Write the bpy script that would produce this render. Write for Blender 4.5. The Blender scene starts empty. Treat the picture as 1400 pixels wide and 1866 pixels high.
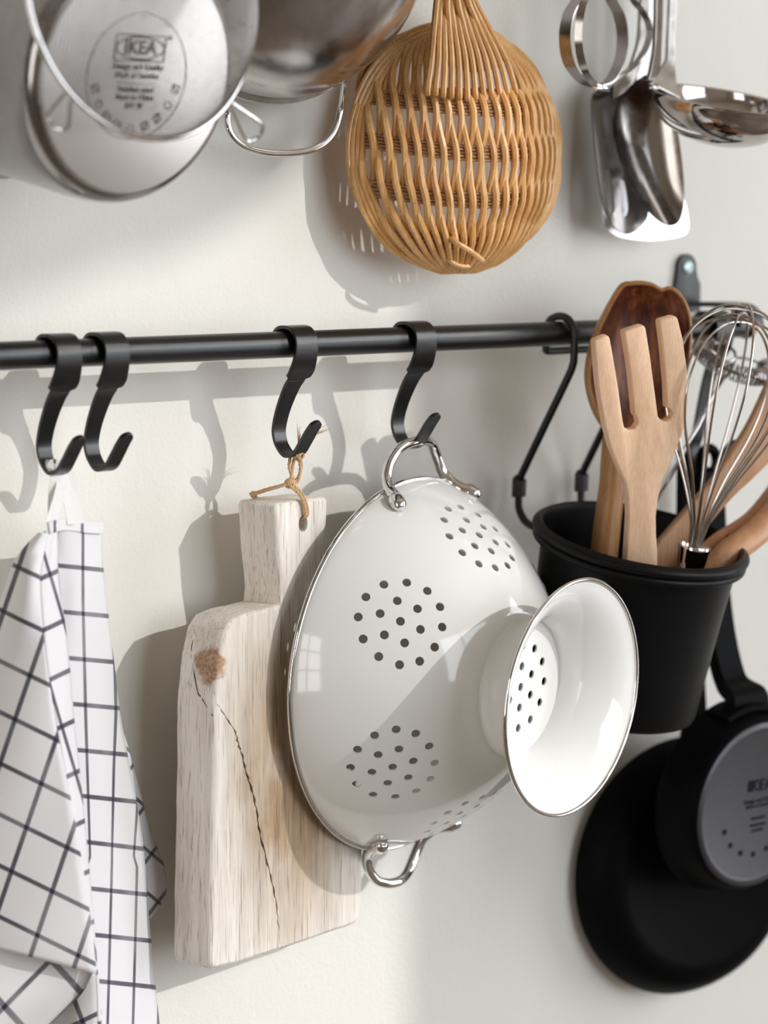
import bpy, bmesh, math, random
import numpy as np
from mathutils import Vector, Matrix
from mathutils.geometry import delaunay_2d_cdt

S = bpy.context.scene
COL = S.collection
rng = random.Random(7)
PI = math.pi
def rad(a): return a * PI / 180

# ---------------------------------------------------------------- camera
IW, IH = 1400, 1866
FPX = 5000.0
_psi, _th, _rho = rad(40), rad(6.5), rad(0.15)
cF = np.array([math.cos(_th)*math.sin(_psi), math.cos(_th)*math.cos(_psi), -math.sin(_th)])
_r = np.array([math.cos(_psi), -math.sin(_psi), 0.0])
_u = np.array([math.sin(_th)*math.sin(_psi), math.sin(_th)*math.cos(_psi), math.cos(_th)])
cR = _r*math.cos(_rho) + _u*math.sin(_rho)
cU = _u*math.cos(_rho) - _r*math.sin(_rho)
cC = np.array([-0.92770012, -1.22663833, 1.32872009])
cam = bpy.data.cameras.new('camera')
cam.sensor_fit = 'VERTICAL'
cam.sensor_height = 36.0
cam.lens = FPX / IH * 36.0
cam.clip_start = 0.05
cam.dof.use_dof = True
cam.dof.focus_distance = 1.50
cam.dof.aperture_fstop = 5.6
camo = bpy.data.objects.new('camera', cam)
COL.objects.link(camo)
M = Matrix(((cR[0], cU[0], -cF[0], cC[0]), (cR[1], cU[1], -cF[1], cC[1]), (cR[2], cU[2], -cF[2], cC[2]), (0, 0, 0, 1)))
camo.matrix_world = M
S.camera = camo

# ---------------------------------------------------------------- view, world, lights
S.view_settings.view_transform = 'Standard'
S.view_settings.look = 'None'
S.view_settings.gamma = 1.0
S.view_settings.use_curve_mapping = False
S.view_settings.exposure = 0.0
S.cycles.max_bounces = 10
S.cycles.diffuse_bounces = 5
S.cycles.glossy_bounces = 6
S.cycles.caustics_reflective = False
S.cycles.caustics_refractive = False
S.cycles.sample_clamp_indirect = 6.0
w = bpy.data.worlds.new('sky'); S.world = w; w.use_nodes = True
w.node_tree.nodes['Background'].inputs[0].default_value = (0.62, 0.76, 1.0, 1)
w.node_tree.nodes['Background'].inputs[1].default_value = 1.0

SUN_E, WIN1, WIN2, WIN3 = 1.6, 37.0, 20.0, 43.0
def add_light(name, kind, loc, direction, energy, color, **kw):
    l = bpy.data.lights.new(name, kind); l.energy = energy; l.color = color
    for k, v in kw.items(): setattr(l, k, v)
    o = bpy.data.objects.new(name, l); COL.objects.link(o)
    o.location = loc
    o.rotation_euler = Vector(direction).to_track_quat('-Z', 'Y').to_euler()
    return o
add_light('sun', 'SUN', (1.5, -3, 3), (-0.51, 1.0, -0.51), SUN_E, (1.0, 0.985, 0.955), angle=rad(0.6))
add_light('window_daylight_front', 'AREA', (0.55, -2.52, 1.75), (0, 1, 0), WIN1, (0.93, 0.97, 1.0), shape='RECTANGLE', size=1.75, size_y=1.9)
add_light('window_daylight_left', 'AREA', (-2.72, -1.25, 1.25), (1, 0, 0), WIN2, (1.0, 0.92, 0.80), shape='RECTANGLE', size=1.0, size_y=1.7)
add_light('window_daylight_right', 'AREA', (2.33, -1.45, 1.40), (-1, 0, 0), WIN3, (0.96, 0.98, 1.0), shape='RECTANGLE', size=1.15, size_y=2.05)

# ---------------------------------------------------------------- helpers
def ray(px, py): return cF + cR*(px-IW/2)/FPX - cU*(py-IH/2)/FPX
def at(px, py, y):
    """photo pixel -> world point on the plane at distance -y from the wall (used to survey positions)"""
    d = ray(px, py); return cC + d*((y-cC[1])/d[1])
def at_x(px, py, x):
    d = ray(px, py); return cC + d*((x-cC[0])/d[0])
def at_pl(px, py, o, n):
    d = ray(px, py); return cC + d*(((np.array(o)-cC) @ np.array(n))/(d @ np.array(n)))
def frame(az, el):
    az, el = rad(az), rad(el)
    n = np.array([math.sin(az)*math.cos(el), -math.cos(az)*math.cos(el), math.sin(el)])
    t = np.array([math.cos(az), math.sin(az), 0.0])
    return t, np.cross(n, t), n

def crom(P, n=8, closed=False):
    P = [np.array(p, float) for p in P]
    out = []
    N = len(P)
    segs = N if closed else N-1
    for i in range(segs):
        if closed: a, b, c, d = P[(i-1) % N], P[i], P[(i+1) % N], P[(i+2) % N]
        else: a, b, c, d = P[max(i-1, 0)], P[i], P[i+1], P[min(i+2, N-1)]
        for k in range(n):
            t = k/n
            out.append(0.5*((2*b)+(-a+c)*t+(2*a-5*b+4*c-d)*t*t+(-a+3*b-3*c+d)*t**3))
    if not closed: out.append(P[-1])
    return out

class MB:
    def __init__(s): s.v = []; s.f = []; s.uv = {}; s.att = []
    def vert(s, p): s.v.append(tuple(float(c) for c in p)); return len(s.v)-1
    def add(s, vs, fs):
        o = len(s.v); s.v.extend([tuple(float(c) for c in p) for p in vs]); s.f.extend([tuple(i+o for i in f) for f in fs]); return o
    def tube(s, pts, r, sides=8, closed=False, caps=True, flat=None):
        """swept round tube; r scalar or list; flat=(ka,kb) squashes the section"""
        P = [np.array(p, float) for p in pts]; n = len(P)
        T = []
        for i in range(n):
            if closed: d = P[(i+1) % n]-P[i-1]
            else: d = P[min(i+1, n-1)]-P[max(i-1, 0)]
            T.append(d/(np.linalg.norm(d)+1e-12))
        ref = np.array([0, 0, 1.0]) if abs(T[0][2]) < 0.9 else np.array([1.0, 0, 0])
        N = ref-T[0]*(ref@T[0]); N /= np.linalg.norm(N)
        Ns = [N]
        for i in range(1, n):
            N = N-T[i]*(N@T[i]); N /= (np.linalg.norm(N)+1e-12); Ns.append(N)
        if closed:
            e = Ns[0]; Bl = np.cross(T[0], e)
            q = N-T[0]*(N@T[0]); ang = math.atan2(q@Bl, q@e)
            for i in range(n):
                a = -ang*i/n; b = np.cross(T[i], Ns[i]); Ns[i] = Ns[i]*math.cos(a)+b*math.sin(a)
        o = len(s.v)
        for i in range(n):
            rr = r[i] if hasattr(r, '__len__') else r
            B = np.cross(T[i], Ns[i])
            for k in range(sides):
                a = 2*PI*k/sides
                s.v.append(tuple(P[i]+rr*(math.cos(a)*Ns[i]+math.sin(a)*B)))
        m = n if closed else n-1
        for i in range(m):
            j = (i+1) % n
            for k in range(sides):
                k2 = (k+1) % sides
                s.f.append((o+i*sides+k, o+i*sides+k2, o+j*sides+k2, o+j*sides+k))
        if caps and not closed:
            s.f.append(tuple(o+k for k in range(sides))[::-1]); s.f.append(tuple(o+(n-1)*sides+k for k in range(sides)))
    def strip(s, pts, wdirs, w, th, closed=False):
        """flat metal strip: rectangular section, width along wdir, thickness th across"""
        P = [np.array(p, float) for p in pts]; n = len(P); o = len(s.v)
        for i in range(n):
            d = (P[(i+1) % n]-P[i-1]) if closed else (P[min(i+1, n-1)]-P[max(i-1, 0)])
            d /= np.linalg.norm(d)+1e-12
            W = np.array(wdirs[i] if hasattr(wdirs[0], '__len__') else wdirs, float)
            W = W-d*(W@d); W /= np.linalg.norm(W)
            Nn = np.cross(d, W)
            ww = (w[i] if hasattr(w, '__len__') else w)/2
            for a, b in ((-1, -1), (1, -1), (1, 1), (-1, 1)):
                s.v.append(tuple(P[i]+W*ww*a+Nn*th/2*b))
        m = n if closed else n-1
        for i in range(m):
            j = (i+1) % n
            for k in range(4):
                k2 = (k+1) % 4
                s.f.append((o+i*4+k, o+i*4+k2, o+j*4+k2, o+j*4+k))
        if not closed:
            s.f.append((o+3, o+2, o+1, o)); e = o+(n-1)*4; s.f.append((e, e+1, e+2, e+3))
    def lathe(s, c, fr, prof, seg=96, cap0=False, cap1=False):
        t, u, n = fr; c = np.array(c); o = len(s.v)
        for r, a in prof:
            for k in range(seg):
                p = 2*PI*k/seg
                s.v.append(tuple(c+r*(math.cos(p)*t+math.sin(p)*u)+a*n))
        for i in range(len(prof)-1):
            for k in range(seg):
                k2 = (k+1) % seg
                s.f.append((o+i*seg+k, o+i*seg+k2, o+(i+1)*seg+k2, o+(i+1)*seg+k))
        if cap0: s.f.append(tuple(o+k for k in range(seg))[::-1])
        if cap1:
            e = o+(len(prof)-1)*seg; s.f.append(tuple(e+k for k in range(seg)))
    def box(s, lo, hi, fr=None, c=(0, 0, 0), bev=0):
        x0, y0, z0 = lo; x1, y1, z1 = hi
        vs = [(x, y, z) for z in (z0, z1) for y in (y0, y1) for x in (x0, x1)]
        if fr is not None:
            t, u, n = fr; vs = [np.array(c)+t*p[0]+u*p[1]+n*p[2] for p in vs]
        s.add(vs, [(0, 2, 3, 1), (4, 5, 7, 6), (0, 1, 5, 4), (1, 3, 7, 5), (3, 2, 6, 7), (2, 0, 4, 6)])
    def plate(s, out, n, th, bev=0.0015):
        """outline of 3-D points in a plane (counter-clockwise seen from +n) thickened backwards along n, edges rounded"""
        P = [np.array(p, float) for p in out]; n = np.array(n); N = len(P)
        ins = []
        for i in range(N):
            d1 = P[i]-P[i-1]; d2 = P[(i+1) % N]-P[i]
            d1 /= np.linalg.norm(d1)+1e-12; d2 /= np.linalg.norm(d2)+1e-12
            m = np.cross(n, d1)+np.cross(n, d2); m /= np.linalg.norm(m)+1e-12
            ins.append(m)
        rings = [(bev, 0), (bev*0.3, bev*0.3), (0, bev), (0, th-bev), (bev*0.3, th-bev*0.3), (bev, th)]
        o = len(s.v)
        for k, (ii, dd) in enumerate(rings):
            for i in range(N): s.v.append(tuple(P[i]+ins[i]*ii-n*dd))
        for k in range(len(rings)-1):
            for i in range(N):
                j = (i+1) % N
                s.f.append((o+k*N+i, o+(k+1)*N+i, o+(k+1)*N+j, o+k*N+j))
        s.f.append(tuple(o+i for i in range(N)))
        e = o+(len(rings)-1)*N
        s.f.append(tuple(e+i for i in range(N))[::-1])
    def build(s, name, mat, parent=None, org=None, sharp=40, normals=None):
        me = bpy.data.meshes.new(name)
        org = np.array(org if org is not None else (parent_org(parent) if parent else (0, 0, 0)), float)
        V = np.array(s.v, float)-org
        me.from_pydata(V.tolist(), [], s.f)
        if sharp is not None:
            me.polygons.foreach_set('use_smooth', [True]*len(me.polygons))
            me.set_sharp_from_angle(angle=rad(sharp))
        if s.uv:
            lay = me.uv_layers.new(name='pattern')
            vi = np.empty(len(me.loops), dtype=np.int32); me.loops.foreach_get('vertex_index', vi)
            arr = np.array([s.uv[i] for i in range(len(s.v))], float)[vi]
            lay.data.foreach_set('uv', arr.ravel())
        if normals is not None: me.normals_split_custom_set_from_vertices(normals)
        me.materials.append(mat)
        o = bpy.data.objects.new(name, me); COL.objects.link(o)
        if parent is None: o.location = org
        else: o.parent = parent
        return o
def parent_org(p):
    while p.parent: p = p.parent
    return tuple(p.location)
def thing(name, label, cat, loc, group=None):
    o = bpy.data.objects.new(name, None); COL.objects.link(o)
    o.empty_display_size = 0.02
    o.location = tuple(float(c) for c in loc); o['label'] = label; o['category'] = cat
    if group: o['group'] = group
    return o
def struct(name, mb, mat, parent=None, sharp=40):
    o = mb.build(name, mat, parent, sharp=sharp)
    if parent is None: o['kind'] = 'structure'
    return o

# ---------------------------------------------------------------- materials
class NT:
    def __init__(s, name):
        s.m = bpy.data.materials.new(name); s.m.use_nodes = True
        s.t = s.m.node_tree; s.b = s.t.nodes['Principled BSDF']
    def n(s, typ, **kw):
        x = s.t.nodes.new(typ)
        for k, v in kw.items(): setattr(x, k, v)
        return x
    def l(s, a, b): s.t.links.new(a, b)
    def coord(s, out='Object', scale=(1, 1, 1), rot=(0, 0, 0)):
        c = s.n('ShaderNodeTexCoord'); mp = s.n('ShaderNodeMapping')
        mp.inputs['Scale'].default_value = scale; mp.inputs['Rotation'].default_value = rot
        s.l(c.outputs[out], mp.inputs[0]); return mp.outputs[0]
    def noise(s, vec, scale, detail=4, rough=0.55):
        x = s.n('ShaderNodeTexNoise'); x.inputs['Scale'].default_value = scale
        x.inputs['Detail'].default_value = detail; x.inputs['Roughness'].default_value = rough
        s.l(vec, x.inputs['Vector']); return x.outputs['Fac']
    def ramp(s, fac, stops):
        x = s.n('ShaderNodeValToRGB'); e = x.color_ramp.elements
        while len(e) < len(stops): e.new(0.5)
        for i, (p, c) in enumerate(stops):
            e[i].position = p; e[i].color = (*c, 1) if len(c) == 3 else c
        s.l(fac, x.inputs[0]); return x.outputs[0]
    def mix(s, fac, a, b, mode='MIX'):
        x = s.n('ShaderNodeMix', data_type='RGBA', blend_type=mode)
        for v, i in ((fac, 0), (a, 6), (b, 7)):
            if hasattr(v, 'is_linked') or isinstance(v, bpy.types.NodeSocket): s.l(v, x.inputs[i])
            elif i == 0: x.inputs[0].default_value = v
            else: x.inputs[i].default_value = (*v, 1)
        return x.outputs[2]
    def math(s, op, a, b=0.0, clamp=False):
        x = s.n('ShaderNodeMath', operation=op, use_clamp=clamp)
        for v, i in ((a, 0), (b, 1)):
            if isinstance(v, bpy.types.NodeSocket): s.l(v, x.inputs[i])
            else: x.inputs[i].default_value = v
        return x.outputs[0]
    def bump(s, h, strength, dist):
        x = s.n('ShaderNodeBump'); x.inputs['Strength'].default_value = strength; x.inputs['Distance'].default_value = dist
        s.l(h, x.inputs['Height']); s.l(x.outputs[0], s.b.inputs['Normal']); return x
    def set(s, color=None, rough=None, metal=None, **kw):
        for v, k in ((color, 'Base Color'), (rough, 'Roughness'), (metal, 'Metallic')):
            if v is None: continue
            if isinstance(v, bpy.types.NodeSocket): s.l(v, s.b.inputs[k])
            elif k == 'Base Color': s.b.inputs[k].default_value = (*v, 1)
            else: s.b.inputs[k].default_value = v
        for k, v in kw.items(): s.b.inputs[k.replace('_', ' ')].default_value = v
        return s

def mat_plaster():
    a = NT('wall_plaster'); v = a.coord()
    n = a.noise(v, 3, 5)
    col = a.ramp(n, [(0.3, (0.74, 0.715, 0.655)), (0.75, (0.775, 0.752, 0.70))])
    a.set(col, 0.75)
    h = a.math('ADD', a.noise(v, 420, 3), a.math('MULTIPLY', a.noise(v, 90, 2), 1.5))
    a.bump(h, 0.22, 0.0012); return a.m
def mat_plain(name, col, rough=0.5, metal=0.0, nscale=None, bump=0.0, var=0.06, **kw):
    a = NT(name); v = a.coord()
    n = a.noise(v, nscale or 60, 3)
    c = a.ramp(n, [(0.3, tuple(x*(1-var) for x in col)), (0.7, tuple(min(1, x*(1+var)) for x in col))])
    a.set(c, rough, metal, **kw)
    if bump: a.bump(a.noise(v, (nscale or 60)*8, 2), bump, 0.0005)
    return a.m
def mat_brushed(name, col=(0.62, 0.60, 0.59), rough=0.24, scale=(1, 1, 1), b=0.06):
    a = NT(name); v = a.coord('Object', scale)
    n = a.noise(v, 160, 4)
    a.set(a.ramp(n, [(0.3, tuple(x*0.92 for x in col)), (0.7, tuple(min(1, x*1.06) for x in col))]), None, 1.0)
    a.l(a.ramp(n, [(0.3, (rough*0.8,)*3), (0.7, (rough*1.25,)*3)]), a.b.inputs['Roughness'])
    a.bump(n, b, 0.0004); return a.m
def mat_wood(name, c0, c1, c2, scale=(60, 60, 6), rough=0.5, rot=(0, 0, 0), bump=0.15):
    a = NT(name); v = a.coord('Object', scale, rot)
    n1 = a.noise(v, 3.0, 6, 0.6); n2 = a.noise(a.coord('Object', (scale[0]*6, scale[1]*6, scale[2]*2), rot), 4.0, 3)
    col = a.ramp(n1, [(0.25, c0), (0.5, c1), (0.75, c2)])
    col = a.mix(0.35, col, a.ramp(n2, [(0.35, tuple(x*0.72 for x in c1)), (0.6, c2)]))
    a.set(col, rough); a.bump(n2, bump, 0.0004); return a.m

PLASTER = mat_plaster()
BLACK = mat_plain('black_powder_coat', (0.003, 0.003, 0.0035), 0.25, 0, 900, 0.2, Specular_IOR_Level=0.55)
BLACKPOT = mat_plain('black_lacquered_steel', (0.003, 0.003, 0.0035), 0.42, 0, 700, 0.15, Specular_IOR_Level=0.16)
RUBBER = mat_plain('grey_rubber', (0.035, 0.036, 0.042), 0.6)
CHROME = mat_brushed('polished_steel', (0.72, 0.70, 0.69), 0.07, b=0.01)
STEEL = mat_brushed('brushed_steel', (0.60, 0.575, 0.56), 0.22, (1, 1, 1))
STEELP = mat_brushed('pot_steel', (0.36, 0.34, 0.335), 0.18, (0.15, 1, 1), 0.02)
STEELD = mat_brushed('dark_steel', (0.36, 0.335, 0.32), 0.17)
WIRE = mat_brushed('wire_steel', (0.50, 0.45, 0.41), 0.2, b=0.0)
ZINC = mat_plain('zinc_screw', (0.55, 0.68, 0.68), 0.35, 0.6)
ENAMEL = mat_plain('white_enamel', (0.765, 0.76, 0.74), 0.09, 0, 20, 0, 0.01, Coat_Weight=0.4, Coat_Roughness=0.04)
BEECH = mat_wood('pale_beech', (0.69, 0.42, 0.255), (0.79, 0.515, 0.33), (0.84, 0.585, 0.40), (55, 55, 5), 0.55)
OAK = mat_wood('tan_wood', (0.37, 0.18, 0.08), (0.53, 0.285, 0.14), (0.63, 0.37, 0.20), (50, 50, 5), 0.5)
CANE = mat_wood('willow_cane', (0.47, 0.20, 0.055), (0.66, 0.345, 0.12), (0.80, 0.50, 0.22), (40, 40, 14), 0.38)
CANED = mat_wood('brown_cane', (0.23, 0.10, 0.035), (0.36, 0.17, 0.065), (0.46, 0.25, 0.10), (60, 60, 60), 0.45)
TWINE = mat_wood('jute_twine', (0.42, 0.25, 0.12), (0.60, 0.38, 0.20), (0.72, 0.50, 0.29), (300, 300, 300), 0.85, bump=0.5)
PANBLK = mat_plain('black_nonstick', (0.003, 0.003, 0.0035), 0.5, 0, 500, 0.1, Specular_IOR_Level=0.04)
PANGREY = mat_plain('grey_anodised_base', (0.075, 0.073, 0.079), 0.36, 0.7, 500, 0.1)
INK = mat_plain('dark_ink', (0.012, 0.012, 0.025), 0.8, Specular_IOR_Level=0.1)
ETCH = mat_plain('etched_grey', (0.10, 0.09, 0.09), 0.55, 0.2)
TAPE = mat_plain('white_cotton_tape', (0.86, 0.85, 0.84), 0.9, 0, 500, 0.3, 0.02)
ROOMW = mat_plain('room_paint', (0.50, 0.44, 0.36), 0.8)
CUPB = mat_plain('dark_cupboard', (0.045, 0.04, 0.038), 0.45)
ROOMF = mat_wood('room_floor', (0.10, 0.075, 0.055), (0.15, 0.115, 0.085), (0.19, 0.15, 0.115), (3, 30, 3), 0.45)
FRAMEW = mat_plain('white_frame', (0.78, 0.78, 0.77), 0.4)

# ---------------------------------------------------------------- the room
X0, X1, YB, ZC = -2.6, 2.2, -2.4, 2.95
m = MB(); m.box((X0-0.1, 0, 0), (X1+0.1, 0.12, ZC)); struct('wall_back', m, PLASTER)
m = MB(); m.box((X0-0.1, YB-0.12, -0.1), (X1+0.1, 0.12, 0)); struct('floor', m, ROOMF)
m = MB(); m.box((X0-0.1, YB-0.12, ZC), (X1+0.1, 0.12, ZC+0.1)); struct('ceiling', m, ROOMW)
W3 = (-2.05, -0.85, 0.35, 2.45)
m = MB()
m.box((X1, YB-0.12, 0), (X1+0.1, W3[0], ZC)); m.box((X1, W3[1], 0), (X1+0.1, 0, ZC))
m.box((X1, W3[0], 0), (X1+0.1, W3[1], W3[2])); m.box((X1, W3[0], W3[3]), (X1+0.1, W3[1], ZC))
struct('wall_right', m, ROOMW)
m = MB()
for y in (W3[0], -1.475, W3[1]-0.05): m.box((X1+0.03, y, W3[2]), (X1+0.08, y+0.05, W3[3]))
for z in (W3[2], W3[3]-0.05): m.box((X1+0.03, W3[0], z), (X1+0.08, W3[1], z+0.05))
struct('window_3', m, FRAMEW)
# window wall in front of the rail, opening x -0.3..1.41, z 0.85..2.72
W1 = (-0.30, 1.405, 0.85, 2.72)
m = MB()
m.box((X0-0.1, YB-0.12, 0), (W1[0], YB, ZC)); m.box((W1[1], YB-0.12, 0), (X1+0.1, YB, ZC))
m.box((W1[0], YB-0.12, 0), (W1[1], YB, W1[2])); m.box((W1[0], YB-0.12, W1[3]), (W1[1], YB, ZC))
struct('wall_front', m, ROOMW)
m = MB(); m.box((X0, -0.66, 0), (X0+0.35, -0.06, 2.2)); struct('added_cupboard_1', m, CUPB)  # unseen dark cupboard added so the steel pots reflect a dark band
W2 = (-1.75, -0.75, 0.35, 2.1)
m = MB()
m.box((X0-0.1, YB, 0), (X0, W2[0], ZC)); m.box((X0-0.1, W2[1], 0), (X0, 0, ZC))
m.box((X0-0.1, W2[0], 0), (X0, W2[1], W2[2])); m.box((X0-0.1, W2[0], W2[3]), (X0, W2[1], ZC))
struct('wall_left', m, ROOMW)
m = MB()
for x in (W1[0], 0.27): m.box((x, YB-0.08, W1[2]), (x+0.05, YB-0.03, W1[3]))
m.box((W1[0], YB-0.08, W1[2]), (W1[1], YB-0.03, W1[2]+0.05))
win1 = struct('window_1', m, FRAMEW)
# curtain added out of view; its sloping lower edge shades the upper wall
m = MB(); nx_ = 120
for i in range(nx_+1):
    x = W1[0]-0.05+(W1[1]-W1[0]+0.1)*i/nx_
    zl = 2.468+0.375*(x-1.04)+0.006*math.sin(x*31)+0.004*math.sin(x*67)
    dy = 0.012*math.sin(x*75)+0.005*math.sin(x*31)
    for z in (2.80, zl): m.vert((x, YB+0.035+dy, z))
for i in range(nx_): m.f.append((2*i, 2*i+1, 2*i+3, 2*i+2))
m.build('sun_blocker', mat_plain('sun_blocker_cloth', (0.6, 0.57, 0.52), 0.9), win1)
m = MB()
for y in (W2[0], -1.275, W2[1]-0.05): m.box((X0-0.08, y, W2[2]), (X0-0.03, y+0.05, W2[3]))
for z in (W2[2], 1.0, 1.55, W2[3]-0.05): m.box((X0-0.08, W2[0], z), (X0-0.03, W2[1], z+0.05))
struct('window_2', m, FRAMEW)

# ---------------------------------------------------------------- rail with its bracket
RY, RZ, RR = -0.046, 1.25, 0.00725
rail = thing('hanging_rail', 'long black metal rail fixed to the plaster wall', 'rail', (0, 0, RZ))
XE = 0.362
m = MB(); m.tube([(-0.62, RY, RZ), (XE-0.002, RY, RZ)], RR, 40); m.build('rod', BLACK, rail)
m = MB(); m.tube([(XE-0.003, RY, RZ), (XE, RY, RZ), (XE+0.0015, RY, RZ)], [RR+0.0008, RR+0.0008, RR-0.001], 40); m.build('end_cap', BLACK, rail)
for sgn, xb in ((1, 0.3515), (-1, -0.60)):
    m = MB()
    prof = [(-0.0105, -0.028), (0.0125, -0.028), (0.0125, -0.0105), (0.0095, -0.0055), (0.0085, -0.001)]
    prof += [(0.0085*math.cos(a), 0.0005+0.0085*math.sin(a)) for a in np.linspace(0, PI, 14)]
    prof += [(-0.0085, -0.001), (-0.0105, -0.012)]
    zc = 1.2857
    m.plate([(xb+a, -0.0035, zc+b) for a, b in prof], (0, -1, 0), 0.0035, 0.0008)
    # arm that reaches out over the rod
    ap = crom([(xb+0.001, 0.0, 1.262), (xb+0.001, -0.014, 1.263), (xb+0.001, -0.034, 1.2635), (xb+0.001, -0.048, 1.2625), (xb+0.001, -0.056, 1.257), (xb+0.001, -0.0575, 1.250)], 6)
    m.strip(ap, (1, 0, 0), 0.021, 0.003)
    m.build('bracket', BLACK, rail)
    m = MB()
    m.lathe((xb, -0.0035, zc+0.0003), frame(0, 0), [(0.0046, 0), (0.0046, 0.0006), (0.0038, 0.0015), (0.0016, 0.0019), (0.0012, 0.0010), (0.0001, 0.0010)], 24, cap1=True)
    m.build('screw', ZINC, rail)

# ---------------------------------------------------------------- rail hooks
HP = [(0.0088, -0.006), (0.0102, -0.001), (0.0092, 0.005), (0.0055, 0.0086), (0.0, 0.0094), (-0.0055, 0.0086), (-0.0096, 0.005), (-0.0112, 0.0), (-0.0102, -0.0065),
      (-0.0073, -0.0135), (-0.0042, -0.0172), (-0.0028, -0.0186), (0.0015, -0.023), (0.0062, -0.030), (0.0105, -0.038), (0.0133, -0.046), (0.0132, -0.051), (0.0105, -0.0565), (0.004, -0.0612), (-0.0038, -0.0595), (-0.0097, -0.0535), (-0.0147, -0.0475), (-0.0185, -0.0435)]
HW = [0.0152]*8 + [0.0155, 0.0168, 0.0166, 0.0112, 0.0106, 0.0099, 0.0092, 0.0087, 0.0085, 0.0084, 0.0083, 0.0082, 0.0081, 0.0080, 0.0076]
HO = (0, RY, RZ)
def make_hook(stretch=0.0):
    P = [(0.0, RY+a, RZ+b-(stretch*min(1, max(0, (-b-0.0175)/0.02)) if stretch else 0)) for a, b in HP]
    pts = crom(P, 5)
    ws = np.interp(np.arange(len(pts))/5.0, np.arange(len(HW)), HW).tolist()
    k = 11*5+2
    a = MB(); a.strip(pts[:k], (1, 0, 0), ws[:k], 0.0020)
    b = MB(); b.strip(pts[k-1:], (1, 0, 0), ws[k-1:], 0.0021)
    e = np.array(pts[-1]); d = e-np.array(pts[-2]); d /= np.linalg.norm(d)
    b.strip([e-d*0.0004]+[e+d*0.0036*math.sin(x) for x in np.linspace(0.05, PI/2-0.05, 7)], (1, 0, 0), [0.0076]+[0.0076*math.cos(x) for x in np.linspace(0.05, PI/2-0.05, 7)], 0.0021)
    return a, b
HX = [-0.1552, -0.1259, -0.0017, 0.0842]
HL = ['leftmost flat black rail hook, holding the checked tea towel loop', 'empty flat black rail hook beside the tea towel hook',
      'flat black rail hook holding the twine of the wooden board', 'flat black rail hook holding the steel handle of the white colander']
r0 = thing('rail_hook', HL[0], 'hook', (HX[0], RY, RZ), 'flat black hooks on the rail')
a, b = make_hook()
for mb, nm in ((a, 'clip'), (b, 'hook_arm')):
    mb.v = [(p[0]+HX[0], p[1], p[2]) for p in mb.v]
    o = mb.build(nm, BLACK, r0, sharp=35)
    md = o.modifiers.new('bevel', 'BEVEL'); md.width = 0.0004; md.segments = 2; md.limit_method = 'ANGLE'
for x, lb in zip(HX[1:], HL[1:]):
    c = r0.copy(); COL.objects.link(c); c.location.x = x; c['label'] = lb
    for ch in list(r0.children):
        d = ch.copy(); COL.objects.link(d); d.parent = c
X5 = 0.3297
r5 = thing('rail_hook', 'longer flat black rail hook behind the whisks, holding the black skillet', 'hook', (X5, RY, RZ), 'flat black hooks on the rail')
a, b = make_hook(0.0285)
for mb, nm in ((a, 'clip'), (b, 'hook_arm')):
    mb.v = [(p[0]+X5, p[1], p[2]) for p in mb.v]; mb.build(nm, BLACK, r5, sharp=35)

# ---------------------------------------------------------------- colander
CCc = np.array([0.08469431, -0.042, 1.06318569]); CR0 = 0.10779
cf = frame(13, -3.5); ct, cu, cn = cf
def crad(a): return CR0*math.sqrt(max(0, 1-(a/0.09)**1.2))
AFL = 0.0785                       # flat bottom
col = thing('colander', 'white enamel colander with steel rims, hanging in front of the wooden board', 'colander', CCc-cu*0.107)
prof = []                           # (s, r, a) from the centre of the flat bottom to the rim
s_ = 0.0
rb = 0.0345
pts = [(r, AFL) for r in np.linspace(0, rb, 15)]
for a in np.concatenate([np.linspace(AFL-0.0004, 0.07, 8), np.linspace(0.068, 0.0, 40)]):
    rr_ = crad(a)
    if rr_ > pts[-1][0]+1e-5: pts.append((rr_, a))
pa = np.array(pts); ds = np.r_[0, np.cumsum(np.hypot(np.diff(pa[:, 0]), np.diff(pa[:, 1])))]
SM = ds[-1]
fr_ = lambda s: np.interp(s, ds, pa[:, 0])
fa_ = lambda s: np.interp(s, ds, pa[:, 1])
holes = []
def s_of_a(a): return float(np.interp(-a, -pa[15:, 1], ds[15:]))
def cluster(s0, ph0):
    out = [(0, 0)] + [(0.0118*math.cos(rad(60*k+30)), 0.0118*math.sin(rad(60*k+30))) for k in range(6)] + [(0.0232*math.cos(rad(30*k+15)), 0.0232*math.sin(rad(30*k+15))) for k in range(12)]
    return [(s0+dy, ph0+dx/max(fr_(s0+dy), 1e-3)) for dx, dy in out]
for k in range(6):
    holes += cluster(s_of_a(0.0445), rad(30+60*k))
bot = [(0.0, 0.0)] + [(0.0118, rad(60*k-30)) for k in range(6)] + [(0.0235, rad(30*k)) for k in range(12)]
HR = 0.00245
P2, E2, hole_loops = [], [], []
def s2(s, ph): return (s*math.cos(ph), s*math.sin(ph))
nring = 216
for k in range(nring): P2.append(s2(SM, 2*PI*k/nring))
E2 += [(k, (k+1) % nring) for k in range(nring)]
HC = []
for (s0, p0) in holes:
    o = len(P2)
    for k in range(20):
        a = 2*PI*k/20; dx, dy = HR*math.cos(a), HR*math.sin(a)
        P2.append(s2(s0+dy, p0+dx/fr_(s0)))
    E2 += [(o+k, o+(k+1) % 20) for k in range(20)]; hole_loops.append(range(o, o+20)); HC.append((s0, p0, s2(s0, p0)))
for (s0, p0) in bot:
    o = len(P2); cx, cy = s2(s0, p0)
    for k in range(20):
        a = 2*PI*k/20; P2.append((cx+HR*math.cos(a), cy+HR*math.sin(a)))
    E2 += [(o+k, o+(k+1) % 20) for k in range(20)]; hole_loops.append(range(o, o+20)); HC.append((s0, p0, (cx, cy)))
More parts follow.
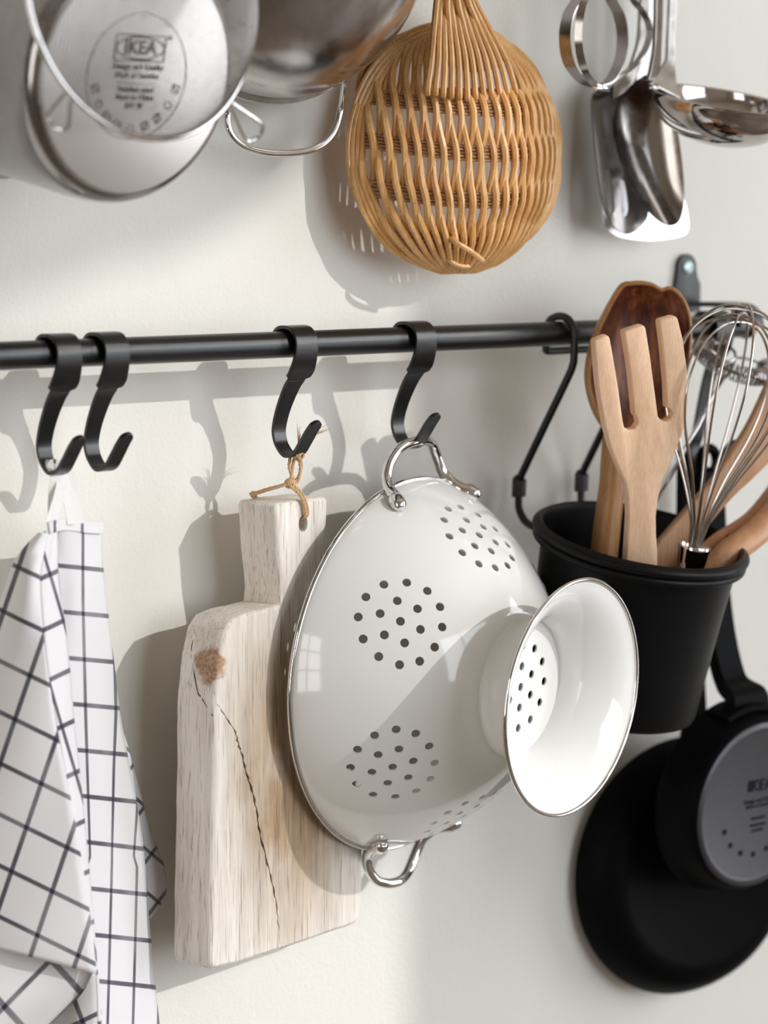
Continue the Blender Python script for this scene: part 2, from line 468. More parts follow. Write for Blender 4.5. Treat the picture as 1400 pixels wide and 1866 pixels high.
hc = np.array([h[2] for h in HC])
sv = sorted(set([0.003, 0.0075, 0.012, 0.0165, 0.021, 0.0255, 0.030, 0.0335, 0.0345] + list(np.linspace(0.0372, SM-0.003, 38))))
for s in sv:
    n = max(8, int(2*PI*s/0.0036))
    for k in range(n):
        p = s2(s, 2*PI*(k+0.5*(sv.index(s) % 2))/n)
        sc_ = max(1.0, s/max(fr_(s), 1e-4))
        if np.min(np.hypot(hc[:, 0]-p[0], hc[:, 1]-p[1])) > HR*1.25*sc_: P2.append(p)
res = delaunay_2d_cdt([Vector(p) for p in P2], E2, [], 0, 1e-7)
V2, F2 = res[0], res[2]
V2 = np.array([(v.x, v.y) for v in V2])
SS = np.hypot(V2[:, 0], V2[:, 1]); PH = np.arctan2(V2[:, 1], V2[:, 0])
def surf(s, ph):
    r, a = fr_(s), fa_(s)
    return CCc + r[:, None]*(np.cos(ph)[:, None]*ct+np.sin(ph)[:, None]*cu) + a[:, None]*cn
e = 0.002
s0_, s1_ = np.clip(SS-e, 0, SM), np.clip(SS+e, 0, SM)
dr, da = fr_(s1_)-fr_(s0_), fa_(s1_)-fa_(s0_)
nr, na = -da, dr                     # outward normal in (r, a)
L = np.hypot(nr, na)+1e-12; nr, na = nr/L, na/L
NO = nr[:, None]*(np.cos(PH)[:, None]*ct+np.sin(PH)[:, None]*cu) + na[:, None]*cn
PO = surf(SS, PH); TH = 0.0011; PI_ = PO-NO*TH
tree = {}
keep = []
cen = V2[np.array(F2)].mean(axis=1)
hs = np.array([h[0] for h in HC]); hp = np.array([h[1] for h in HC])
cs, cp = np.hypot(cen[:, 0], cen[:, 1]), np.arctan2(cen[:, 1], cen[:, 0])
inh = np.zeros(len(F2), bool)
for i in range(len(HC)):
    if hs[i] < 0.03: d = np.hypot(cen[:, 0]-hc[i, 0], cen[:, 1]-hc[i, 1])
    else:
        dp = (cp-hp[i]+PI) % (2*PI)-PI; d = np.hypot(cs-hs[i], dp*fr_(hs[i]))
    inh |= d < HR*0.999
F = [f for f, h in zip(F2, inh) if not h]
m = MB(); n0 = len(PO)
m.v = [tuple(p) for p in PO]+[tuple(p) for p in PI_]
for f in F:
    m.f.append(tuple(f)); m.f.append(tuple(i+n0 for i in f[::-1]))
cnt = {}
for f in F:
    for i in range(3):
        cnt[(f[i], f[(i+1) % 3])] = 1
norms = [tuple(v) for v in NO]+[tuple(-v) for v in NO]
for (i, j) in list(cnt):
    if (j, i) not in cnt:
        o = len(m.v); m.v += [tuple(PO[i]), tuple(PO[j]), tuple(PI_[j]), tuple(PI_[i])]; m.f.append((o+1, o, o+3, o+2))
        ed = PO[j]-PO[i]; nn_ = np.cross(ed, NO[i]); nn_ /= np.linalg.norm(nn_)+1e-12; norms += [tuple(nn_)]*4
ob = m.build('bowl', ENAMEL, col, sharp=None)
ob.data.polygons.foreach_set('use_smooth', [True]*len(ob.data.polygons))
ob.data.normals_split_custom_set_from_vertices([Vector(v) for v in norms])
m = MB(); m.lathe(CCc, cf, [(CR0+0.0013*math.cos(a)+0.0002, 0.0017*math.sin(a)-0.0002) for a in np.linspace(0, 2*PI, 15)], 200); m.build('rim', CHROME, col)
# flared foot
fp = [(0.0405, 0.0765), (0.0402, 0.0790), (0.0402, 0.0820), (0.0408, 0.0862), (0.0424, 0.0910), (0.0450, 0.0962), (0.0488, 0.1015), (0.0536, 0.1066), (0.0592, 0.1106), (0.0655, 0.1132)]
fp2 = crom([(r, a, 0) for r, a in fp], 4)
fpo = [(p[0], p[1]) for p in fp2]
fpi = [(p[0]-0.0011, p[1]-0.0002) for p in fp2][::-1]
m = MB(); m.lathe(CCc, cf, fpo+fpi, 180); m.build('foot', ENAMEL, col, sharp=60)
m = MB(); m.lathe(CCc, cf, [(0.0658+0.0012*math.cos(a), 0.1133+0.0013*math.sin(a)) for a in np.linspace(0, 2*PI, 15)], 180); m.build('foot_rim', CHROME, col)
hpts = [(0.0375, 0.0955, 0.0165), (0.0365, 0.0972, 0.0145), (0.0345, 0.0988, 0.0112), (0.0316, 0.1002, 0.0078), (0.0295, 0.1040, 0.0022), (0.0268, 0.1095, -0.0022), (0.0240, 0.1160, -0.0036), (0.0205, 0.1212, -0.0036), (0.0153, 0.1262, -0.0026), (0.0078, 0.1290, -0.0008), (0, 0.1297, 0.0)]
hrad = [0.0022, 0.0046, 0.0052, 0.0043, 0.0034, 0.0031, 0.0030, 0.0030, 0.0030, 0.0030, 0.0030]
for sg in (1, -1):
    full = [(t, sg*u, a) for t, u, a in hpts]+[(-t, sg*u, a) for t, u, a in hpts[::-1][1:]]
    rr_ = hrad+hrad[::-1][1:]
    pp = crom([CCc+p[0]*ct+p[1]*cu+p[2]*cn for p in full], 6)
    rs = np.interp(np.arange(len(pp))/6.0, np.arange(len(rr_)), rr_)
    m = MB(); m.tube(pp, rs.tolist(), 16); m.build('handle', CHROME, col, sharp=70)

# ---------------------------------------------------------------- wooden board
BAZ = 11
bt, bu, bn = frame(BAZ, 0)
B0 = np.array([-0.0041, -0.050, 1.164]); BT = 0.028
def B(u, v, d=0.0): return B0+bt*u+np.array([0, 0, v])-bn*d
board = thing('cutting_board', 'whitewashed thick wooden cutting board with a cracked front, hanging by twine', 'cutting board', B(-0.005, -0.249, BT/2))
def mat_board():
    a = NT('whitewashed_wood'); v = a.coord('Object', (70, 70, 5)); vo = a.coord()
    n1 = a.noise(v, 2.5, 6, 0.6); n2 = a.noise(vo, 14, 4); n3 = a.noise(a.coord('Object', (420, 420, 14)), 2.5, 3)
    base = a.ramp(n1, [(0.3, (0.66, 0.595, 0.53)), (0.5, (0.77, 0.715, 0.655)), (0.7, (0.82, 0.78, 0.73))])
    tan = a.ramp(n1, [(0.3, (0.25, 0.155, 0.08)), (0.7, (0.52, 0.38, 0.245))])
    sep = a.n('ShaderNodeSeparateXYZ'); a.l(vo, sep.inputs[0])
    # worn tan wood in the lower middle of the face
    gx = a.math('SUBTRACT', 1.0, a.math('MULTIPLY', a.math('ABSOLUTE', a.math('SUBTRACT', sep.outputs[0], 0.006)), 17.0), True)
    gz = a.math('SUBTRACT', 1.0, a.math('MULTIPLY', a.math('ABSOLUTE', a.math('SUBTRACT', sep.outputs[2], 0.095)), 9.5), True)
    worn = a.math('MULTIPLY', a.math('MULTIPLY', gx, gz), a.ramp(n2, [(0.3, (0.35,)*3), (0.6, (1.0,)*3)]))
    stn = a.ramp(a.noise(a.coord('Object', (26, 26, 9)), 1.6, 5, 0.6), [(0.52, (0, 0, 0)), (0.72, (0.38,)*3)])
    base = a.mix(stn, base, (0.47, 0.385, 0.31))
    c = a.mix(a.math('MULTIPLY', worn, 2.6, True), base, tan)
    # brown knot on the left shoulder
    def spot(c0, r):
        s = a.n('ShaderNodeVectorMath', operation='DISTANCE'); s.inputs[1].default_value = c0; a.l(vo, s.inputs[0])
        d = a.math('ADD', s.outputs['Value'], a.math('MULTIPLY', a.math('SUBTRACT', a.noise(vo, 120, 3), 0.5), r*1.1))
        return a.ramp(a.math('DIVIDE', d, r), [(0.75, (1, 1, 1)), (1.0, (0, 0, 0))])
    kc = B(-0.0645, -0.083, 0.007)-np.array(parent_org(board))
    c = a.mix(spot(tuple(kc), 0.0115), c, a.ramp(a.noise(vo, 500, 3), [(0.35, (0.30, 0.16, 0.085)), (0.65, (0.52, 0.35, 0.23))]))
    fine = a.ramp(n3, [(0.33, (0.40, 0.33, 0.28)), (0.44, (1, 1, 1))])
    c = a.mix(0.7, c, fine, 'MULTIPLY')
    a.set(c, 0.72)
    a.bump(a.math('ADD', n3, a.math('MULTIPLY', a.noise(vo, 60, 3), 2.0)), 0.25, 0.0012)
    return a.m
BOARD = mat_board()
out = [(-0.0166, -0.0015), (-0.0144, -0.0254), (-0.0112, -0.0482), (-0.0128, -0.0560), (-0.028, -0.0565), (-0.0402, -0.0567), (-0.0512, -0.0590), (-0.0574, -0.0652), (-0.0620, -0.078), (-0.0655, -0.100), (-0.0664, -0.1081), (-0.0668, -0.1452), (-0.0680, -0.175), (-0.0692, -0.2042), (-0.0698, -0.2440), (-0.0680, -0.2480),
       (-0.0464, -0.2497), (-0.0127, -0.2494), (0.0223, -0.2489), (0.052, -0.2482), (0.0578, -0.244), (0.0590, -0.237), (0.0596, -0.200), (0.058, -0.150), (0.057, -0.105), (0.052, -0.070), (0.044, -0.060), (0.030, -0.0572), (0.0245, -0.055), (0.0250, -0.048), (0.0268, -0.0238), (0.0282, -0.0020), (0.0265, 0.0002), (0.006, 0.0006), (-0.0145, 0.0002)]
# densify
od = []
for i in range(len(out)):
    p, q = np.array(out[i]), np.array(out[(i+1) % len(out)])
    n = max(1, int(np.linalg.norm(q-p)/0.006))
    for k in range(n): od.append(p+(q-p)*k/n)
od = [p+np.array([rng.uniform(-1, 1), rng.uniform(-1, 1)])*0.0003 for p in od]
N = len(od)
cen_ = None
ins = []
for i in range(N):
    d1 = od[i]-od[i-1]; d2 = od[(i+1) % N]-od[i]; d1 /= np.linalg.norm(d1); d2 /= np.linalg.norm(d2)
    mm = np.array([-(d1+d2)[1], (d1+d2)[0]]); ins.append(mm/np.linalg.norm(mm))
BV = 0.0022
inner = [od[i]+ins[i]*BV for i in range(N)]
crack = [(-0.0641, -0.1035), (-0.0575, -0.1105), (-0.0495, -0.121), (-0.0470, -0.128), (-0.0435, -0.136), (-0.0400, -0.146), (-0.0352, -0.1570), (-0.0318, -0.1700), (-0.0285, -0.184), (-0.0225, -0.2010), (-0.0180, -0.2150), (-0.0150, -0.2300), (-0.0135, -0.2460)]
cd = crom([(p[0], p[1], 0) for p in crack], 6)
cw = [0.00085*math.sin(PI*min(1, (i+1)/len(cd)*1.02))**0.5*(0.55+0.45*math.sin(i*1.7)+0.25*rng.random()) + 0.00012 for i in range(len(cd))]
jit = [rng.uniform(-1, 1)*0.00045 for _ in cd]
lf = [(p[0]-w_+j, p[1]) for p, w_, j in zip(cd, cw, jit)]; rt = [(p[0]+w_+j, p[1]) for p, w_, j in zip(cd, cw, jit)]
cpoly = lf+rt[::-1]
hole = [(0.0068+0.0038*math.cos(a), -0.0128+0.0045*math.sin(a)) for a in np.linspace(0, 2*PI, 16, endpoint=False)]
pts2 = [tuple(p) for p in inner]; ed = [(i, (i+1) % N) for i in range(N)]
loops = []
for lp in (cpoly, hole):
    o = len(pts2); pts2 += lp; ed += [(o+i, o+(i+1) % len(lp)) for i in range(len(lp))]; loops.append((o, len(lp)))
res = delaunay_2d_cdt([Vector(p) for p in pts2], ed, [], 0, 1e-8)
Vb = [(v.x, v.y) for v in res[0]]
def inpoly(p, poly):
    x, y = p; c = False; j = len(poly)-1
    for i in range(len(poly)):
        xi, yi = poly[i]; xj, yj = poly[j]
        if (yi > y) != (yj > y) and x < (xj-xi)*(y-yi)/(yj-yi)+xi: c = not c
        j = i
    return c
inn = [tuple(p) for p in inner]
m = MB()
fo = m.add([B(p[0], p[1], 0) for p in Vb], [])
for f in res[2]:
    c_ = np.mean([Vb[i] for i in f], axis=0)
    if inpoly(c_, inn) and not inpoly(c_, cpoly) and not inpoly(c_, hole): m.f.append(tuple(fo+i for i in f))
for lp, dep in ((cpoly, 0.006), (hole, BT)):
    o = m.add([B(p[0], p[1], 0) for p in lp]+[B(p[0], p[1], dep) for p in lp], [])
    k = len(lp)
    for i in range(k): m.f.append((o+i, o+(i+1) % k, o+k+(i+1) % k, o+k+i))
    if dep < BT: m.f.append(tuple(o+k+i for i in range(k)))
rg = [(BV, 0), (BV*0.3, BV*0.3), (0, BV), (0, BT*0.5), (0, BT-BV), (BV*0.3, BT-BV*0.3), (BV, BT)]
o = len(m.v)
for ii, dd in rg:
    for i in range(N): m.v.append(tuple(B(od[i][0]+ins[i][0]*ii, od[i][1]+ins[i][1]*ii, dd)))
for k in range(len(rg)-1):
    for i in range(N):
        j = (i+1) % N; m.f.append((o+k*N+i, o+(k+1)*N+i, o+(k+1)*N+j, o+k*N+j))
e_ = o+(len(rg)-1)*N; m.f.append(tuple(e_+i for i in range(N))[::-1])
m.build('board', BOARD, board, sharp=50)
# crack running on over the left side face
m = MB()
sc = [(0.0215, -0.070), (0.0205, -0.079), (0.0178, -0.086), (0.0150, -0.093), (0.0125, -0.0985), (0.0085, -0.102), (0.0055, -0.105), (0.001, -0.1095)]
sp = crom([(a, b, 0) for a, b in sc], 6)
def side_u(v): return float(np.interp(v, [-0.2440, -0.2042, -0.1452, -0.1081, -0.1, -0.078, -0.0652, -0.059], [-0.0698, -0.0692, -0.0668, -0.0664, -0.0655, -0.0620, -0.0574, -0.0512]))
pw = [B(side_u(p[1])+0.0002+rng.uniform(0, .0003), p[1]+rng.uniform(-1, 1)*0.0004, p[0]) for p in sp]
m.tube(pw, [0.00030+0.0004*(0.4+0.6*rng.random())*math.sin(PI*(i+.5)/len(pw)) for i in range(len(pw))], 5)
m.build('side_crack', mat_plain('crack_dark', (0.06, 0.035, 0.02), 0.9), board)['label'] = 'dark crack on the left side'
# twine
tw = [[B(0.0068, -0.0115, 0.006), B(0.0064, -0.0088, -0.0016), B(0.0055, -0.003, -0.0022), B(0.0025, 0.004, -0.001), B(-0.0015, 0.0095, 0.004), np.array([-0.0045, -0.046, 1.1745]), np.array([-0.003, -0.0462, 1.1815]), np.array([-0.0015, -0.0455, 1.1868])],
      [B(0.0078, -0.0115, 0.006), B(0.0080, -0.0085, -0.0016), B(0.0072, -0.003, -0.0024), B(0.0046, 0.004, -0.0012), B(0.001, 0.0098, 0.003), np.array([0.0005, -0.0465, 1.1745]), np.array([0.0020, -0.047, 1.1815]), np.array([0.0012, -0.047, 1.1868])],
      [B(0.0060, -0.006, BT+0.001), B(-0.004, 0.0022, BT+0.0005), B(-0.009, 0.003, BT*0.8), B(-0.009, 0.0062, 0.012), B(-0.004, 0.0092, 0.004), np.array([-0.0025, -0.046, 1.176]), np.array([-0.0045, -0.0455, 1.182]), np.array([-0.0028, -0.0438, 1.188])],
      [B(0.0080, -0.006, BT+0.001), B(-0.002, 0.0028, BT+0.0005), B(-0.0072, 0.0040, BT*0.8), B(-0.0072, 0.0072, 0.012), B(-0.002, 0.0098, 0.004), np.array([0.001, -0.0455, 1.176]), np.array([0.003, -0.0465, 1.182]), np.array([0.0015, -0.0478, 1.1872])]]
for q in tw:
    pp = crom(q, 8); m = MB()
    for h in range(3):
        c_ = []
        for i, p in enumerate(pp):
            ph = i*0.75+h*2*PI/3; c_.append(p+0.00046*np.array([math.cos(ph), math.sin(ph), 0.5*math.sin(ph+1)]))
        m.tube(c_, 0.00056, 6)
    m.build('twine', TWINE, board)
m = MB()
for c_, r_ in ((np.array([-0.0005, -0.0485, 1.1895]), 0.0030), (B(-0.0005, 0.0098, 0.0035), 0.0023)):
    for h in range(5):
        a0 = h*1.3; ax = np.array([math.sin(a0), math.cos(a0*1.7), math.cos(a0)]); ax /= np.linalg.norm(ax)
        t_ = np.cross(ax, [0.3, 0.5, 0.8]); t_ /= np.linalg.norm(t_); b_ = np.cross(ax, t_)
        m.tube([c_+r_*(math.cos(x)*t_+math.sin(x)*b_) for x in np.linspace(0, 2*PI, 14, endpoint=False)], 0.0008, 5, closed=True)
m.build('knot', TWINE, board)
m = MB()
for (px, py, yy) in ((543, 775, -0.050), (548, 790, -0.052), (600, 778, -0.052), (588, 785, -0.054), (572, 793, -0.05)):
    e_ = at(px, py, yy); s_ = np.array([0.0, -0.048, 1.190])
    for h in range(4):
        j = np.array([rng.uniform(-1, 1), rng.uniform(-1, 1), rng.uniform(-1, 1)])*0.0016
        mid = (s_+e_)/2+np.array([0, 0, 0.003])+j*0.5
        m.tube(crom([s_+j*0.3, mid, e_+j], 6), [0.00045*(1-0.8*i/12) for i in range(13)], 4)
m.build('frayed_end', TWINE, board)

# ---------------------------------------------------------------- black utensil holder
pt_, pu_, pn_ = frame(3.4, 76.6)      # pn_ is the axis of the pot, pointing up and a little out
PC = np.array([0.2155, -0.10, 1.1345]); PR = 0.0625
holder = thing('utensil_holder', 'black metal utensil holder hung from the rail, full of wooden utensils', 'utensil holder', PC-pn_*0.107)
prof = [(0.0001, -0.107), (0.030, -0.107), (0.0495, -0.1068), (0.0515, -0.1058), (0.0522, -0.103), (0.0538, -0.075), (0.0556, -0.045), (0.0576, -0.018), (0.0588, -0.0125)]
bead = lambda c0, a0, r0: [(c0+r0*math.cos(x), a0+r0*math.sin(x)) for x in np.linspace(-1.2, 1.2, 7)]
prof += bead(0.0612, -0.0095, 0.0024)+bead(0.0618, -0.0042, 0.0029)
prof += [(0.0618, -0.0008), (0.0606, -0.0002), (0.0592, -0.0012), (0.0584, -0.004), (0.0570, -0.018), (0.0534, -0.070), (0.0514, -0.1035), (0.0500, -0.1050), (0.0001, -0.1050)]
m = MB(); m.lathe(PC, (pt_, pu_, pn_), prof, 128); m.build('pot', BLACKPOT, holder, sharp=50)
XW1 = 0.1993; XW2 = float(at(1063, 885, -0.0125)[0])
wr = 0.0024
def wire_side(x):
    q = PC+pt_*(x-PC[0])-pn_*0.004
    rim_y = -0.052
    return [np.array([x, -0.0335, 1.2435]), np.array([x, -0.0338, 1.250]), np.array([x, -0.0365, 1.257]), np.array([x, -0.043, 1.2600]), np.array([x, -0.0505, 1.2595]), np.array([x, -0.0562, 1.255]), np.array([x, -0.0578, 1.248]), np.array([x, -0.0578, 1.237]),
            np.array([x, -0.0565, 1.231]), np.array([x, -0.050, 1.220]), np.array([x, -0.018, 1.171]), np.array([x, -0.0120, 1.160]), np.array([x, -0.0108, 1.148]), np.array([x, -0.0118, 1.141]), np.array([x, -0.018, 1.1345])]
W1p = wire_side(XW1)+[np.array([XW1+0.002, -0.030, 1.1305]), np.array([XW1+0.006, -0.0405, 1.128])]
W2p = wire_side(XW2)+[np.array([XW2-0.002, -0.030, 1.1300]), np.array([XW2-0.005, -0.0390, 1.128])]
for wp in (W1p, W2p):
    m = MB(); m.tube(crom(wp, 7), wr, 12); m.build('hanger_wire', BLACK, holder)
m = MB(); m.tube(crom([(XW1, -0.0335, 1.2435), (XW1+0.0004, -0.0335, 1.2405), (XW1+0.003, -0.0335, 1.239), (0.5*(XW1+XW2), -0.0335, 1.239), (XW2-0.003, -0.0335, 1.239), (XW2-0.0004, -0.0335, 1.2405), (XW2, -0.0335, 1.2435)], 6), wr, 12)
m.build('cross_wire', BLACK, holder)
for x in (XW1, XW2):
    m = MB(); m.tube([(x, -0.0117, 1.1606), (x, -0.0113, 1.1602), (x, -0.0108, 1.1500), (x, -0.0109, 1.1496)], [0.0036, 0.0044, 0.0044, 0.0036], 20)
    m.build('rubber_sleeve', RUBBER, holder)['label'] = 'grey rubber sleeve'

# ---------------------------------------------------------------- utensils standing in the holder
def c6(L): return [(880+0.37143*a, 460+0.37143*b) for a, b in L]
def smooth2(L, n=4): return [(p[0], p[1]) for p in crom([(a, b, 0) for a, b in L], n, closed=True)]
FO = np.array(at(1170, 900, -0.128)); faz = -22; ft, fu, fn = frame(faz, -9)
fork = thing('wooden_fork', 'pale wooden three-tined fork standing in front in the black holder', 'wooden fork', at_pl(1170, 1060, FO, fn)-np.array([0, 0, 0.06]))
fo_px = c6([(549, 440), (556, 431), (605, 411), (620, 413), (626, 425), (640, 500), (665, 650), (680, 760), (690, 830), (697, 860), (720, 874), (748, 867), (764, 842), (760, 815), (745, 797), (738, 720), (726, 600), (712, 500), (695, 398), (701, 386), (780, 361), (795, 363), (802, 375), (822, 500), (842, 650), (854, 740), (863, 808), (880, 828), (905, 830), (928, 815), (935, 792), (922, 770), (905, 764), (903, 700), (900, 640), (885, 480), (869, 348), (875, 334), (935, 316), (953, 319), (960, 330), (985, 430), (1003, 560), (1012, 700), (1005, 800), (985, 880), (955, 960), (920, 1040), (885, 1120), (862, 1210), (852, 1300), (854, 1390), (860, 1470), (858, 1560), (850, 1700), (700, 1650), (706, 1500), (712, 1400), (718, 1300), (715, 1200), (700, 1130), (660, 1040), (625, 950), (600, 850), (580, 740), (565, 640), (556, 540)])
m = MB(); m.plate([at_pl(px, py, FO, fn) for px, py in fo_px][::-1], fn, 0.0075, 0.0012)
m.build('blade', BEECH, fork, sharp=50)
m = MB(); e0 = at_pl(1164, 1060, FO, fn)-fn*0.0038; m.tube([e0, e0-np.array([0.002, -0.012, 0.055])], [0.0105, 0.0085], 16); m.build('handle', BEECH, fork)

# wooden spoon with a dark stained bowl
SO = np.array(at(1160, 700, -0.088)); st_, su_, sn_ = frame(-24, 3)
spoon = thing('wooden_spoon', 'large wooden spoon with dark stained bowl, behind the pale wooden fork', 'wooden spoon', at_pl(1130, 1040, SO, sn_)-np.array([0, 0, 0.07]))
def mat_stain():
    a = NT('stained_spoon'); v = a.coord('Object', (45, 45, 8)); vo = a.coord()
    n = a.noise(v, 3, 5, 0.65); n2 = a.noise(vo, 55, 5, 0.6)
    c = a.ramp(n, [(0.3, (0.024, 0.005, 0.003)), (0.5, (0.10, 0.022, 0.008)), (0.7, (0.34, 0.115, 0.042))])
    c = a.mix(a.ramp(n2, [(0.52, (0, 0, 0)), (0.8, (0.6,)*3)]), c, (0.30, 0.11, 0.04))
    a.set(c, 0.42); a.bump(n2, 0.12, 0.0005); return a.m
STAIN = mat_stain()
AMBER = mat_wood('oiled_wood', (0.24, 0.10, 0.028), (0.37, 0.175, 0.055), (0.50, 0.26, 0.10), (50, 50, 6), 0.42)
sp_px = c6([(690, 150), (735, 140), (785, 137), (835, 146), (860, 158), (888, 172), (915, 165), (945, 170), (985, 205), (1015, 262), (1032, 340), (1032, 440), (1018, 560), (985, 690), (930, 790), (860, 870), (780, 925), (700, 935), (630, 895), (575, 830), (540, 755), (520, 680), (514, 610), (522, 530), (542, 450), (565, 375), (600, 300), (645, 215)])
so = smooth2(sp_px, 3)
ctr = np.mean(so, axis=0)+np.array([0, 8])
Kn = len(so)
def ring(k, d):  # ring scaled k about the centre, pushed d back along the normal
    return [at_pl(ctr[0]+(p[0]-ctr[0])*k, ctr[1]+(p[1]-ctr[1])*k, SO, sn_)-sn_*d for p in so]
m = MB(); rings = [(0.935, 0.0010), (0.90, 0.003), (0.82, 0.008), (0.68, 0.0125), (0.5, 0.0155), (0.3, 0.017), (0.1, 0.0175), (0.01, 0.0175)]
o = len(m.v)
for k, d in rings: m.v += [tuple(p) for p in ring(k, d)]
for r_ in range(len(rings)-1):
    for i in range(Kn): m.f.append((o+r_*Kn+i, o+r_*Kn+(i+1) % Kn, o+(r_+1)*Kn+(i+1) % Kn, o+(r_+1)*Kn+i))
m.build('bowl', STAIN, spoon, sharp=60)['label'] = 'dark reddish brown inside of the bowl'
m = MB(); rings = [(0.935, 0.0010), (0.955, 0.0), (0.985, 0.0004), (1.0, 0.0025), (0.99, 0.006), (0.93, 0.012), (0.80, 0.0175), (0.6, 0.0215), (0.35, 0.0235), (0.01, 0.024)]
o = len(m.v)
for k, d in rings: m.v += [tuple(p) for p in ring(k, d)]
for r_ in range(len(rings)-1):
    for i in range(Kn): m.f.append((o+r_*Kn+i, o+(r_+1)*Kn+i, o+(r_+1)*Kn+(i+1) % Kn, o+r_*Kn+(i+1) % Kn))
m.build('bowl_shell', AMBER, spoon, sharp=60)
hl = c6([(672, 850), (678, 950), (675, 1050), (670, 1150), (655, 1270), (640, 1400), (625, 1540), (615, 1700)])
m = MB(); m.tube(crom([at_pl(px, py, SO, sn_)-sn_*(0.012 if i > 1 else 0.013) for i, (px, py) in enumerate(hl)], 6), np.interp(np.arange(43)/6, [0, 1, 2, 4, 7], [0.004, 0.0068, 0.0076, 0.0080, 0.0085]).tolist(), 18)
m.build('handle', AMBER, spoon)

# balloon whisk
WB = np.array(at(1266, 998, -0.131)); WA = np.array(at(1358, 556, -0.152))
wx = WA-WB; WLn = np.linalg.norm(wx); wx /= WLn
wt = np.cross(wx, [0, -1, 0.2]); wt /= np.linalg.norm(wt); wb = np.cross(wx, wt)
whisk = thing('balloon_whisk', 'steel balloon whisk standing handle down in the black holder', 'whisk', WB-wx*0.05)
m = MB(); m.lathe(WB, (wt, wb, wx), [(0.0078, -0.012), (0.0086, -0.008), (0.0092, -0.002), (0.0096, 0.0), (0.0092, 0.0012), (0.0084, 0.0), (0.0078, -0.003), (0.004, -0.004), (0.0001, -0.004)], 40); m.build('ferrule', CHROME, whisk)
m = MB(); m.tube([WB-wx*0.011, WB-wx*0.03, WB-wx*0.05], [0.0078, 0.0075, 0.007], 24); m.build('handle', CHROME, whisk)
NL = 7
for k in range(NL):
    ph = PI*k/NL+0.15
    dvec = wt*math.cos(ph)+wb*math.sin(ph)
    top = WLn*(0.93+0.09*((k*3) % NL)/NL); rmax = 0.039-0.0012*((k*5) % NL)/NL*4
    loop = [(0.0030, -0.004), (0.0042, 0.01), (0.0068, 0.25*top*0.6), (0.0155, 0.42*top*0.72), (rmax*0.80, 0.50*top), (rmax*0.98, 0.66*top), (rmax*0.96, 0.78*top), (rmax*0.78, 0.90*top), (rmax*0.42, 0.98*top), (0, top)]
    pl = [WB+dvec*r+wx*a for r, a in loop]+[WB-dvec*r+wx*a for r, a in loop[::-1][1:]]
    m = MB(); m.tube(crom(pl, 6), 0.00074, 8); m.build('wire_loop', WIRE, whisk)

# spiral sauce whisk behind it
GC = np.array(at(1338, 655, -0.070))
gt, gu, gn = frame(8, 62)
gw = thing('spiral_whisk', 'small steel spiral whisk with coiled ring head, behind the balloon whisk', 'whisk', at(1195, 940, -0.085)-np.array([0, 0, 0.05]))
RGx, RGy = 0.0235, 0.0215
def gring(a): return GC+RGx*math.cos(a)*gt+RGy*math.sin(a)*gu
m = MB(); m.tube([gring(a) for a in np.linspace(0.9, 2*PI-0.35, 60)], 0.0011, 8); m.build('ring', STEELD, gw)
cp_ = []
for i in range(44*12):
    tt = i/(44*12-1); a = 0.95+tt*(2*PI-0.35-1.0); ph = 2*PI*44*tt
    rd = (math.cos(a)*gt*RGx+math.sin(a)*gu*RGy); rd /= np.linalg.norm(rd)
    cp_.append(gring(a)+0.0052*(math.cos(ph)*rd+math.sin(ph)*gn))
m = MB(); m.tube(cp_, 0.00048, 5); m.build('coil', STEELD, gw)
for off in (-1, 1):
    hpz = [gring(0.9 if off > 0 else -0.35), GC+gt*0.004*off*0.3, np.array(at(1300, 724, -0.074)), np.array(at(1245, 826, -0.078)), np.array(at(1192, 924, -0.082)), np.array(at(1125, 1048, -0.086))]
    pp = crom(hpz, 8); q = []
    for i, p in enumerate(pp):
        k = min(1, max(0, (i-8)/8)); q.append(p+0.0007*k*np.array([math.cos(i*0.9+(off > 0)*PI), 0.3, math.sin(i*0.9+(off > 0)*PI)]))
    m = MB(); m.tube(q, 0.0009, 6); m.build('handle_wire', STEELD, gw)

# other wooden utensils
def curved(name, lab, cat, px, yy, rad_, mat, flat=0.55):
    P = [np.array(at(a, b, y_)) for (a, b), y_ in zip(px, yy)]
    pp = crom(P, 6); rs = np.interp(np.arange(len(pp))/6, np.arange(len(rad_)), rad_)
    t = thing(name, lab, cat, pp[0])
    m = MB(); m.tube(pp, rs.tolist(), 20)
    m.build('handle', mat, t, sharp=60); return t, pp
SPO = np.array(at(1300, 880, -0.10)); spt, spu, spn = frame(-20, 0)
spat = thing('wooden_spatula', 'flat brown wooden spatula leaning to the edge behind the balloon whisk', 'wooden spatula', at_pl(1190, 1045, SPO, spn)-np.array([0, 0, 0.04]))
sp2 = [(1150, 1120), (1172, 1052), (1199, 992), (1222, 964), (1246, 936), (1278, 899), (1308, 864), (1340, 815), (1368, 769), (1395, 712), (1420, 660), (1455, 630), (1500, 660), (1510, 720), (1480, 770), (1440, 808), (1400, 847), (1368, 878), (1336, 908), (1300, 950), (1272, 986), (1246, 1030), (1215, 1090), (1190, 1130)]
m = MB(); m.plate([at_pl(a, b, SPO, spn) for a, b in smooth2(sp2, 3)][::-1], spn, 0.006, 0.0014); m.build('blade', OAK, spat, sharp=50)
TONG = mat_wood('reddish_wood', (0.43, 0.19, 0.09), (0.58, 0.285, 0.14), (0.68, 0.38, 0.205), (50, 50, 6), 0.42)
